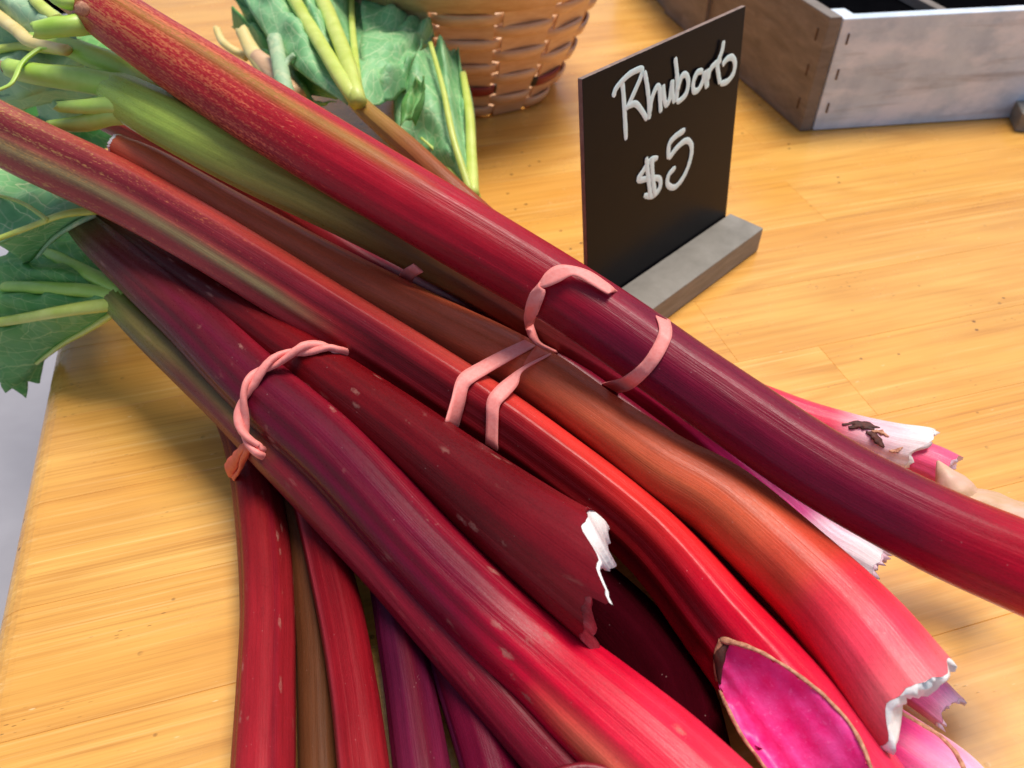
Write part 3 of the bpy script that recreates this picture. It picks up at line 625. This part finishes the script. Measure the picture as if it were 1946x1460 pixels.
# stalks under and behind the top one
dG = stem([(700, 330, 60, .10), (1000, 520, 70, .08), (1290, 700, 84, .068), (1500, 822, 88, .064), (1700, 930, 84, .06), (1850, 1010, 80, .06)], [(0, rust), (.5, lin(190, 92, 64)), (1, lin(190, 70, 56))], seed=15, ridge=.01)
Gs = put_stem(dG, None, "rhubarb_stalk"); tag(Gs, "pale orange stalk peeking out along the upper edge of the longest stalk", "rhubarb stalk", GRP)
dH = stem([(672, 186, 34, .118), (700, 215, 36, .115), (780, 285, 42, .105), (880, 378, 46, .09), (1060, 540, 60, .06), (1300, 700, 70, .034), (1480, 780, 72, .028), (1600, 820, 76, .026), (1690, 848, 92, .024), (1742, 858, 96, .024)],
          [(0, lin(170, 170, 70)), (.06, lin(160, 120, 60)), (.2, lin(150, 84, 48)), (.4, lin(150, 50, 40)), (.7, lin(196, 30, 60)), (.88, lin(226, 60, 90)), (.94, lin(244, 190, 200)), (1, lin(248, 226, 224))], seed=16, ridge=.012, end_jit=.001,
          end=[(-90, .006), (0, .004), (60, -.006), (120, -.01), (180, 0)])
rH = stalk_root(dH, "stalk under the longest one with yellow leaf ribs and a charred white cut end")
put_stem(dH, rH); cap(dH, [(.95, -.002), (.7, .001)], M['flesh'], rH, seed=8, jit=.002)
bvhH = BVHTree.FromPolygons(dH['vs'], dH['fs'])
for (l, d_, m_) in ((((1600, 806), (1625, 803), (1650, 808), (1672, 813)), .0020, 'scar'), (((1612, 811), (1636, 809), (1662, 816)), .0026, 'scar'), (((1646, 820), (1660, 826), (1672, 838), (1681, 850)), .0028, 'scar'), (((1656, 818), (1675, 822), (1690, 830)), .0016, 'dry'), (((1690, 856), (1700, 856), (1716, 850)), .0018, 'dry')):
    q = [h for h in (cast(bvhH, *k)[0] for k in l) if h is not None]
    if len(q) > 2: tube(q, [d_ * .4] + [d_] * (len(q) - 2) + [d_ * .3], M[m_], rH, "charred_scar", 10, 26, .3, seed=int(l[0][0]), wob=.9)
lf = blade([[(660, 200, .118), (560, 130, .118), (500, 60, .12), (440, -40, .12)], [(672, 188, .12), (600, 70, .128), (570, 20, .13), (530, -50, .13)], [(676, 186, .122), (648, 90, .126), (625, 30, .128), (590, -50, .128)], [(682, 190, .118), (672, 100, .112), (668, 40, .11), (668, -50, .11)], [(690, 195, .115), (730, 195, .10), (780, 120, .09), (800, -30, .085)]], M['leaf'], rH, .011, 21, crumple=.006, lobes=.05)
rib([(682, 198, .122), (650, 150, .130), (600, 68, .134), (570, 18, .136), (530, -50, .136)], .006, .005, M['rib'], lf, seed=3)
rib([(682, 196, .124), (660, 120, .133), (642, 70, .134), (615, 5, .134), (590, -50, .134)], .0058, .006, M['rib'], lf, seed=4)
rib([(684, 196, .12), (674, 100, .118), (669, 40, .116), (668, -50, .116)], .003, .0025, M['rib'], lf, seed=5)
blade([[(700, 170, .10), (735, 190, .10), (780, 160, .09), (800, 120, .09)], [(690, 150, .108), (740, 130, .11), (790, 95, .10), (826, 70, .095)], [(690, 60, .11), (740, 60, .11), (790, 30, .105), (828, 20, .10)], [(690, 0, .11), (740, -10, .11), (790, -40, .105), (828, -50, .10)]], M['leaf'], rH, .01, 23, crumple=.007, lobes=.06)
blade([[(640, 190, .10), (560, 170, .09), (500, 110, .09), (436, 45, .09)], [(650, 160, .11), (580, 110, .105), (520, 50, .10), (446, 5, .10)], [(650, 100, .11), (600, 40, .11), (540, -10, .11), (460, -50, .11)]], M['leaf_dark'], rH, .012, 24, crumple=.009, lobes=.12)
dU = stem([(898, 372, 30, .05), (905, 400, 36, .046), (960, 470, 44, .04), (1150, 620, 60, .03), (1450, 770, 70, .024), (1640, 836, 76, .022), (1760, 880, 80, .021), (1800, 900, 84, .021)],
          [(0, lin(176, 190, 80)), (.05, lin(170, 120, 60)), (.2, lin(160, 70, 50)), (.6, red), (.8, lin(224, 30, 80)), (1, lin(240, 90, 130))], seed=17, ridge=.01)
rU = stalk_root(dU, "rearmost stalk, its upright leaf next to the basket, hot pink base at right")
put_stem(dU, rU); cap(dU, [(.9, 0), (.5, .002)], M['flesh_pink'], rU)
lf = blade([[(885, 368, .05), (800, 300, .055), (755, 250, .07), (748, 190, .085)], [(890, 362, .056), (856, 260, .075), (838, 170, .09), (815, 78, .105)], [(894, 362, .056), (878, 250, .07), (872, 170, .08), (868, 95, .09)], [(900, 362, .05), (905, 270, .055), (900, 200, .065), (885, 145, .075)]], M['leaf'], rU, .008, 27, crumple=.005, lobes=.03)
rib([(896, 372, .056), (862, 265, .080), (842, 170, .096), (818, 82, .11)], .003, .0018, M['rib'], lf, seed=3)
rib([(899, 372, .055), (896, 300, .064), (892, 220, .076), (880, 140, .086)], .005, .0028, M['rib'], lf, seed=4)
rib([(893, 368, .056), (860, 330, .06), (830, 290, .064), (800, 262, .07)], .0018, .001, M['rib'], lf, seed=5)
blade([[(760, 240, .09), (765, 190, .10), (790, 150, .11)], [(780, 230, .09), (800, 180, .10), (806, 145, .11)], [(790, 240, .08), (806, 200, .09), (808, 160, .10)]], M['leaf_dark'], rU, .004, 29, crumple=.004, nu=14, nt=8)
# leafless stubs at the back
for (l, r0, r1, m_, lab) in (([(540, 175, .10), (500, 125, .108), (478, 95, .112), (460, 58, .12)], .008, .0055, 'rib_cream', "pale yellow cut stub with reddish foot behind the longest stalk"),
                             ([(470, 110, .10), (435, 90, .106), (420, 74, .108), (412, 55, .112)], .004, .003, 'rib_cream', "thin cream cut stub sticking up left of the rear leaves"),
                             ([(545, 185, .11), (535, 140, .118), (528, 105, .122), (522, 74, .128)], .0065, .0055, 'leaf_pale', "pale green forked stub standing in front of the rear leaves")):
    root = empty("leaf_stub", at(*l[0]), lab, "stub"); rib(l, r0, r1, M[m_], root, "stub_stem", seed=len(lab), jag=.002)
    if 'forked' in lab: rib([(534, 140, .119), (545, 118, .122), (560, 104, .126)], .003, .0022, M['leaf_pale'], root, "stub_fork", seed=5)
    if 'reddish' in lab: tube(pxz([(560, 190, .10), (520, 140, .106), (488, 108, .111)]), [.0095, .009, .0062], M['splint'], root, "stub_foot", 12, 14, seed=3)
lfr = empty("leaf_scrap", at(560, 150, .1), "loose dark leaf shred between the stubs and the rear ribs", "leaf")
blade([[(640, 195, .09), (600, 190, .095), (575, 150, .10), (560, 95, .11)], [(620, 200, .09), (580, 200, .09), (545, 160, .095), (500, 100, .10)], [(600, 200, .085), (550, 180, .085), (510, 140, .09), (470, 90, .095)]], M['leaf'], lfr, .006, 31, crumple=.008, lobes=.15, name="leaf_blade")

# Q: magenta base below the torn white end, and small cut bases on the right
dQ = stem([(1380, 1150, 90, .022), (1560, 1320, 130, .022), (1680, 1420, 160, .024), (1790, 1500, 170, .024), (1850, 1560, 150, .024)], [(0, plum), (.4, lin(190, 14, 60)), (.7, lin(224, 60, 130)), (1, lin(244, 190, 216))], seed=18, ridge=.006,
          stripes=[(-60, 26, lin(246, 214, 226), .8, .5, 2)])
rQ = stalk_root(dQ, "pale magenta base in the bottom right corner, under the torn white end")
put_stem(dQ, rQ)
hQ = BVHTree.FromPolygons(dQ['vs'], dQ['fs'])
qq = [cast(hQ, x, y)[0] for x, y in ((1705, 1352), (1745, 1375), (1785, 1400), (1815, 1432), (1835, 1470))]
qq = [q for q in qq if q]
if len(qq) > 2: tube(qq, [.0012] * len(qq), M['dry'], rQ, "sheath_rim", 8, 30, .7, seed=6, wob=.6)
dV = stem([(1500, 1130, 70, .018), (1640, 1230, 80, .018), (1740, 1300, 84, .018), (1800, 1350, 74, .018)], [(0, plum), (.7, lin(206, 40, 110)), (.9, lin(236, 130, 180)), (1, lin(244, 190, 216))], seed=19, end_jit=.0012, nu=90)
rV = stalk_root(dV, "small pink split base poking out right of the torn white end"); put_stem(dV, rV); cap(dV, [(.92, -.001), (.6, .003)], M['flesh_pink'], rV, seed=3, jit=.003)
# T: pale bud
rT = empty("rhubarb_bud", at(1850, 960, .05), "pale pinkish beige pointed bud scale behind the right end of the longest stalk", "bud")
tube(pxz([(1782, 876, .072), (1795, 900, .07), (1815, 930, .066), (1845, 965, .06)]), [.0006, .0045, .008, .0085], M['bud'], rT, "bud_scale", 16, 24, .8, seed=3, wob=.15)
tube(pxz([(1828, 958, .064), (1870, 962, .062), (1930, 990, .06), (2010, 1030, .058)]), [.006, .009, .010, .0095], M['bud'], rT, "bud_scale", 16, 24, .8, seed=5, wob=.12)

# ------------------------------------------------------------------ rubber bands
AV, AF = [], []
for (v_, f_) in ALL:
    o_ = len(AV); AV += v_; AF += [tuple(i + o_ for i in f) for f in f_]
BV = BVHTree.FromPolygons(AV, AF)
def taut(pxs, lift):
    ds = []
    for q in pxs:
        h = cast(BV, q.x, q.y); ds.append(depth_of(h[0]) if h[0] is not None else None)
    ok = [i for i, d in enumerate(ds) if d is not None]
    s = [0]
    for a, b in zip(pxs, pxs[1:]): s.append(s[-1] + max(1e-6, (b - a).length))
    hull = []
    for i in ok:
        while len(hull) >= 2:
            (a, b) = hull[-2], hull[-1]
            if (ds[b] - ds[a]) * (s[i] - s[a]) >= (ds[i] - ds[a]) * (s[b] - s[a]): hull.pop()
            else: break
        hull.append(i)
    out = []
    for i in range(len(pxs)):
        if i <= hull[0]: d = ds[hull[0]]
        elif i >= hull[-1]: d = ds[hull[-1]]
        else:
            for a, b in zip(hull, hull[1:]):
                if a <= i <= b: d = lerp(ds[a], ds[b], (s[i] - s[a]) / (s[b] - s[a])); break
        out.append(ad(pxs[i].x, pxs[i].y, d - lift))
    return out
def ribbon(e1, e2, mat, parent, name, lift=.0012, n=46, thick=.0007, tail=.012, lift2=None, tuck=(True, True)):
    A_ = taut(s2(e1, n), lift); B_ = taut(s2(e2, n), lift if lift2 is None else lift2)
    if tail:                                        # carry on out of sight round the stalk
        for end_ in (0, 1):
            if not tuck[end_]: continue
            for L in (A_, B_):
                p, q = (L[0], L[1]) if end_ == 0 else (L[-1], L[-2])
                vd = (p - O).normalized(); st = (p - q).normalized() * .003
                ext = [p + st * .6 + vd * tail * .3, p + st + vd * tail]
                if end_ == 0: L[0:0] = ext[::-1]
                else: L += ext
    vs, fs = [], []; n = len(A_); m_ = 4
    for a, b in zip(A_, B_):
        for k in range(m_ + 1): vs.append(a.lerp(b, k / m_))
    for i in range(n - 1):
        for k in range(m_): q = i * (m_ + 1) + k; fs.append((q, q + 1, q + m_ + 2, q + m_ + 1))
    o = mk(name, vs, fs, mat, parent)
    s = o.modifiers.new("thickness", 'SOLIDIFY'); s.thickness = thick; s.offset = 0
    return o
def c6(l): return [(x / 3.742 + 800, y / 3.742 + 480) for x, y in l]
BG = "pink rubber bands round the rhubarb"
r1 = empty("rubber_band", at(1080, 560, .13), "twisted pink rubber band looped round the longest stalk, left of the flat band", "rubber band", BG)
ribbon(c6([(742, 540), (733, 450), (758, 330), (800, 262), (890, 248), (980, 212), (1085, 165), (1200, 222), (1322, 292), (1346, 288)]),
       c6([(800, 505), (830, 430), (870, 330), (884, 268), (838, 232), (895, 135), (1000, 88), (1180, 125), (1318, 212), (1375, 258)]), M['band'], r1, "twisted_loop", lift=.0042, tuck=(False, True))
ribbon(c6([(742, 540), (768, 600), (822, 655), (900, 690)]), c6([(800, 505), (812, 560), (850, 640), (960, 700)]), M['band'], r1, "loose_tail", lift=.001, n=24)
r2 = empty("rubber_band", at(1230, 680, .13), "flat pink rubber band round the longest stalk, nearest to the sign base", "rubber band", BG)
ribbon(c6([(1672, 462), (1688, 510), (1690, 570), (1640, 680), (1560, 790), (1430, 890), (1290, 932)]), c6([(1775, 505), (1785, 560), (1772, 635), (1700, 770), (1600, 890), (1500, 970), (1405, 1000)]), M['band'], r2, "flat_strap")
r3 = empty("rubber_band", at(950, 740, .1), "doubled pink rubber band crossing the ridged stalk and the orange brown stalk", "rubber band", BG)
ribbon(c6([(175, 1200), (215, 1050), (245, 920), (290, 855), (380, 800), (560, 705), (725, 628)]), c6([(265, 1240), (310, 1080), (335, 970), (375, 925), (470, 865), (640, 765), (805, 672)]), M['band'], r3, "flat_strap")
ribbon(c6([(460, 1350), (465, 1180), (470, 1050), (530, 960), (640, 870), (740, 805), (905, 722)]), c6([(546, 1400), (550, 1200), (562, 1090), (625, 1020), (690, 940), (730, 840), (912, 734)]), M['band'], r3, "twisted_strap", lift=.0016)
ribbon(c6([(718, 812), (760, 742), (812, 672)]), c6([(790, 780), (855, 748), (914, 728)]), M['band_orange'], r3, "twisted_strap", lift=.0008, n=16, tuck=(False, True))
r5 = empty("rubber_band", at(778, 518, .09), "bit of pink rubber band round the thin dark plum stalk", "rubber band", BG)
ribbon([(758, 522), (768, 512), (784, 502)], [(783, 536), (792, 524), (803, 518)], M['band'], r5, "band_loop", n=16)
# braided band on the thick stalk
r4 = empty("rubber_band", at(500, 720, .09), "pink rubber band twisted like a cord round the thick scabby stalk, with orange loop", "rubber band", BG)
cp = [(640, 668), (622, 660), (590, 661), (555, 671), (520, 688), (488, 713), (468, 745), (459, 780), (462, 815), (474, 840), (494, 858)]
cord = taut(s2(cp, 60), .0026)
_d = (cord[0] - cord[4]).normalized(); _v = (cord[0] - O).normalized()
cord[0:0] = [cord[0] + _d * .010 + _v * .022, cord[0] + _d * .007 + _v * .012, cord[0] + _d * .004 + _v * .004]
cord += [cord[-1] + Vector((.003, .004, -.008))]
for k in (0, 1):
    off = []
    for i, p in enumerate(cord):
        T = (cord[min(i + 1, len(cord) - 1)] - cord[max(0, i - 1)]).normalized(); vd = (p - O).normalized(); sd_ = T.cross(vd).normalized(); nd = sd_.cross(T)
        a = i * .26 + k * math.pi; off.append(p + sd_ * math.cos(a) * .0017 + nd * math.sin(a) * .0015)
    tube(off, [.0022] * len(off), M['band'], r4, "twisted_strand", 10, 150, .75, 14, seed=k, wob=.12)
lo = taut(s2([(476, 838), (462, 850), (448, 872), (438, 892), (442, 906)], 16), .003)
tube(lo, [.0018, .002, .0022, .0022, .0024, .0024, .0026, .0028, .003, .0032, .0034, .0034, .0034, .003, .0026, .002], M['band_orange'], r4, "loop_end", 12, 40, .55, 1.5, seed=8, wob=.35)
lo = taut(s2([(478, 838), (470, 856), (462, 876), (456, 892), (444, 908)], 16), .004)
tube(lo, [.0018] * 16, M['band_orange'], r4, "loop_end", 10, 30, .6, 3, seed=9, wob=.3)

# ------------------------------------------------------------------ price sign
bz = .021
pr, pl = at(1380, 408, bz), at(1119, 586, bz)
pr.z = pl.z = 0
wv = (pr - pl); Wd = wv.length; wv.normalize(); nv = Vector((wv.y, -wv.x, 0))      # nv: towards the viewer side
best = None
for hh in [x * .001 for x in range(130, 190)]:
    for la in range(-4, 20):
        l = R(la); upd = Vector((0, 0, math.cos(l))) - nv * math.sin(l); er = 0
        for b_, t_ in ((pr, (1412, 12)), (pl, (1113, 147))):
            q = proj(b_ + Vector((0, 0, bz)) + upd * hh); er += (q[0] - t_[0]) ** 2 + (q[1] - t_[1]) ** 2
        if best is None or er < best[0]: best = (er, hh, l, upd)
_, HS, LEAN, upd = best
fn = wv.cross(upd).normalized()
if fn.dot(nv) < 0: fn = -fn
sign = empty("price_sign", (pl + pr) / 2, "black sign in a grey wooden foot, handwritten in pale paint: Rhubarb $5", "price sign")
o0 = pl + Vector((0, 0, bz)) - upd * .012; th = .0034
def box8(o, a, b, c):
    return [o, o + a, o + a + b, o + b, o + c, o + a + c, o + a + b + c, o + b + c], [(0, 3, 2, 1), (4, 5, 6, 7), (0, 1, 5, 4), (1, 2, 6, 5), (2, 3, 7, 6), (3, 0, 4, 7)]
def bevel(o, wd, seg=2):
    m_ = o.modifiers.new("bevel", 'BEVEL'); m_.width = wd; m_.segments = seg; m_.limit_method = 'ANGLE'; m_.angle_limit = R(40)
    return o
vs, fs = box8(o0 - fn * th, wv * Wd, upd * (HS + .012), fn * th)
panel = bevel(mk("black_panel", vs, fs, [M['board'], M['board_edge']], sign, False, fmat=[1, 0, 1, 1, 1, 1]), .0004)
# wooden foot with a groove: front rail, back rail
fd = .030
ftv, ftf = box8(pl - wv * .006 + nv * .0012 + Vector((0, 0, .0004)), wv * (Wd + .010), nv * fd, Vector((0, 0, bz - .0004)))
foot_top = bevel(mk("wooden_foot", ftv, ftf, M['base'], sign, False), .0008)
vs, fs = box8(pl - wv * .006 - nv * (.022) + Vector((0, 0, .0004)), wv * (Wd + .010), nv * .0155, Vector((0, 0, bz - .0004)))
bevel(mk("wooden_foot", vs, fs, M['base'], sign, False), .0008)
def on_sign(px, py, lift=.0003):
    d = ray(px, py); q = pl + Vector((0, 0, bz)); t = (q - O).dot(fn) / d.dot(fn); return O + d * t + fn * lift
def stroke(l, wd=12.5):
    pts = [Vector((x / 2.172 + 1050, y / 2.172, 0)) for x, y in l]
    n = max(12, len(l) * 7); S = spline(pts, n); c = [on_sign(p.x, p.y) for p in S]; vs, fs = [], []
    hw = wd / FPX * depth_of(c[0]) / 2
    for i, p in enumerate(c):
        T = (c[min(n - 1, i + 1)] - c[max(0, i - 1)]).normalized(); B = fn.cross(T)
        e_ = min(i, n - 1 - i); rr = hw * (1 if e_ > 1 else (.55 if e_ == 0 else .88)) * (1 + .12 * noise.noise(p * 300))
        for x, hgt in ((-1, 0), (-.85, .00012), (0, .0001), (.85, .00012), (1, 0)): vs.append(p + B * rr * x + fn * hgt)
    for i in range(n - 1):
        for k in range(4): q = i * 5 + k; fs.append((q, q + 1, q + 6, q + 5)[::-1])
    return vs, fs
def lettering(name, strokes):
    vs, fs = [], []
    for i, l in enumerate(strokes):
        v_, f_ = stroke(l); v_ = [v + fn * (.00012 * i) for v in v_]; o_ = len(vs); vs += v_; fs += [tuple(i + o_ for i in f) for f in f_]
    return mk(name, vs, fs, M['paint'], sign)
lettering("lettering", [
    [(286, 335), (292, 400), (298, 500), (302, 578)],
    [(248, 402), (262, 362), (308, 312), (345, 290), (368, 286), (362, 318), (338, 375), (312, 432), (302, 452)],
    [(308, 440), (338, 428), (362, 452), (388, 494)],
    [(376, 292), (388, 360), (395, 430), (396, 492)],
    [(396, 470), (405, 410), (424, 362), (436, 360), (440, 410), (443, 464)],
    [(452, 348), (455, 395), (464, 432), (478, 410), (486, 360), (490, 328)],
    [(490, 328), (490, 380), (498, 424)],
    [(500, 236), (508, 310), (508, 380), (505, 420)],
    [(508, 375), (525, 318), (545, 308), (554, 340), (545, 385), (522, 412), (505, 420)],
    [(614, 292), (590, 300), (574, 340), (576, 374), (596, 368), (614, 330), (618, 292)],
    [(618, 292), (624, 330), (630, 362)],
    [(632, 282), (630, 330), (630, 362)], [(632, 330), (640, 292), (656, 268), (688, 245)],
    [(697, 166), (690, 208), (672, 264), (676, 310), (682, 344)],
    [(690, 268), (710, 242), (732, 236), (743, 262), (736, 302), (712, 334), (682, 344)]])
lettering("price", [
    [(546, 536), (505, 564), (480, 598), (477, 656)],
    [(477, 656), (515, 606), (552, 580), (572, 604), (566, 662), (540, 728), (504, 772), (474, 762), (478, 722), (506, 690)],
    [(432, 652), (402, 662), (372, 705), (352, 742), (398, 736), (438, 738), (440, 775), (412, 808), (374, 806)],
    [(384, 648), (392, 730), (402, 816)], [(406, 648), (410, 730), (420, 806)]])

# ------------------------------------------------------------------ weathered crates
def crate(name, corner, left_px, right_px, hgt, label, tk=.012, flip=1, more=True):
    c = at(*corner, 0); a = at(*right_px, 0) - c; a.normalize()          # along front
    b = Vector((-a.y, a.x, 0)); lb = at(*left_px, 0) - c
    if more: b = lb.normalized()
    root = empty(name, c, label, "crate", "weathered wooden crates on the table"); z0 = Vector((0, 0, .0006)); up = Vector((0, 0, 1))
    La, Lb = .46, .34
    def bx(n_, o, p, q, r, m_='grey'):
        vs, fs = box8(o, p, q, r); bm = bmesh.new(); vv = [bm.verts.new(v) for v in vs]; [bm.faces.new([vv[i] for i in f]) for f in fs]
        bmesh.ops.recalc_face_normals(bm, faces=bm.faces); me = bpy.data.meshes.new(n_); off = root.location
        for v in bm.verts: v.co = v.co - Vector(off)
        bm.to_mesh(me); bm.free(); me.materials.append(M[m_]); ob = bpy.data.objects.new(n_, me); C.objects.link(ob); ob.parent = root
        return bevel(ob, .0009)
    bx("side_panel", c + z0, a * tk, b * Lb, up * hgt, "shaded_grey")  # left side browner: its weaker sky light is put into the colour
    bx("front_panel", c + a * (tk + .0015) + z0, a * La, b * tk, up * (hgt - .002))
    bx("side_panel", c + a * (La + tk + .003) + z0, a * tk, b * Lb, up * hgt)
    bx("back_panel", c + a * (tk + .0015) + b * (Lb - tk) + z0, a * La, b * tk, up * (hgt - .002))
    bx("shade_fill", c + a * (tk + .002) + b * (tk + .001) + z0 * 2, a * (La - .002), b * (Lb - 2 * tk - .002), up * .090, 'plastic')  # black block added to stand for the deep shade inside the crate
    return root, c, a, b, bx, up
cr1, cc, ca, cb, bx, up = crate("wooden_crate", (1519, 251), (1404, 150), (1900, 226), .106, "whitish grey weathered wooden crate behind the sign with staples at its corner")
for fz_ in (.018, .050, .082):
    bx("staple", cc + cb * .012 - ca * .0012 + up * fz_, ca * .0014, cb * .0018, up * .011, 'metal')
    bx("staple", cc + ca * .021 - cb * .0012 + up * fz_, ca * .0018, cb * .0014, up * .010, 'metal')
bx("corner_post", cc + ca * .0145 + cb * .0135 + up * .009, ca * .018, cb * .018, up * .094)
bx("divider_slat", cc + ca * .12 + cb * .0135 + up * .090, ca * .010, cb * .29, up * .010, 'shaded_grey')
cr2 = crate("wooden_crate", (1330, 92), (1235, -10), (1650, 84), .106, "second weathered crate further back, mostly hidden behind the sign")
# corner of a wooden block at the right edge
blk = at(1928, 250, 0); vs, fs = box8(blk, Vector((.09, -.02, 0)), Vector((.01, .04, 0)), Vector((0, 0, .018)))
tag(bevel(mk("wooden_block", vs, fs, M['base'], None, False), .001), "corner of a grey wooden block on the table at the right edge of the picture", "wooden block")

# ------------------------------------------------------------------ splint basket
bc = at(905, 218, 0); bc = Vector((at(900, 200, 0).x, at(960, 218, 0).y + .075, 0))
bk = empty("splint_basket", bc, "honey brown woven splint basket with one red and dark row, behind the leaves", "basket")
K = 7; hB = .135; rows = 9
def rad(z): return .078 + (.135 - .078) * (z / hB) ** .85
def band_ring(z0, z1, amp, phase, mat, name, thick=.0028, extra=0.0, nseg=160, col2=None):
    vs, fs, fm = [], [], []
    for i in range(nseg):
        a = 2 * math.pi * i / nseg; wv_ = amp * math.tanh(2.2 * math.sin(K * a + phase)) / math.tanh(2.2)
        for (z, t) in ((z0, -.4), (z0 + .0012, .35), ((z0 + z1) / 2, .5), (z1 - .0012, .35), (z1, -.4), (z1, -.6), (z0, -.6)):
            r_ = rad(z) + wv_ + thick * t + extra; vs.append(bc + Vector((math.cos(a) * r_, math.sin(a) * r_, z)))
    n = 7
    for i in range(nseg):
        j = (i + 1) % nseg
        for k in range(n):
            fs.append((i * n + k, j * n + k, j * n + (k + 1) % n, i * n + (k + 1) % n)); fm.append(1 if (col2 and math.sin(K * 2 * math.pi * i / nseg + phase) < 0) else 0)
    return mk(name, vs, fs, [M[mat]] + ([M[col2]] if col2 else []), bk, fmat=fm)
z = .002; rh = .0126
for r_ in range(rows):
    if r_ == 2: band_ring(z, z + rh - .0012, .0042, math.pi * (r_ % 2), 'splint_red', "weaver", col2='splint_green')
    else: band_ring(z, z + rh - .0012, .0042, math.pi * (r_ % 2), 'splint', "weaver")
    z += rh
band_ring(z, z + .065, 0, 0, 'splint', "rim", thick=.005, extra=.004)
for i in range(2 * K):
    a = 2 * math.pi * (i + .5) / (2 * K); t = Vector((-math.sin(a), math.cos(a), 0)); n_ = Vector((math.cos(a), math.sin(a), 0))
    vs = []
    for zz in (.001, .05, z + .004):
        for s_, q in ((-1, -.001), (1, -.001), (1, .0008), (-1, .0008)): vs.append(bc + n_ * (rad(zz) + q) + t * s_ * .0215 * (rad(zz) / .11) + Vector((0, 0, zz)))
    fs = [(k * 4 + m_, k * 4 + (m_ + 1) % 4, k * 4 + 4 + (m_ + 1) % 4, k * 4 + 4 + m_) for k in range(2) for m_ in range(4)] + [(0, 1, 2, 3), (8, 9, 10, 11)]
    mk("stake", vs, fs, M['splint'], bk, False)
nb = 40; vs = [bc + Vector((0, 0, .003))] + [bc + Vector((math.cos(6.2832 * i / nb) * .077, math.sin(6.2832 * i / nb) * .077, .003)) for i in range(nb)]
mk("basket_bottom", vs, [(0, 1 + i, 1 + (i + 1) % nb) for i in range(nb)], M['splint'], bk)

# ------------------------------------------------------------------ black tray at the far left of the table
tb = at(40, 44, 0); te = at(262, 2, 0); a = (te - tb); La = a.length; a.normalize(); b = Vector((-a.y, a.x, 0))
tr = empty("plastic_tray", (tb + te) / 2, "black plastic tray at the upper left corner, behind the leaf ribs", "tray")
for (n_, o_, p_, q_, r_) in (("tray_wall", tb, a * La, b * .006, Vector((0, 0, .10))), ("tray_wall", tb + a * (La - .006) + b * .0062, a * .006, b * .3, Vector((0, 0, .10))), ("tray_floor", tb + b * .0062, a * (La - .0062), b * .3, Vector((0, 0, .005)))):
    vs, fs = box8(o_ + Vector((0, 0, .0005)), p_, q_, r_); bevel(mk(n_, vs, fs, M['plastic'], tr, False), .001)
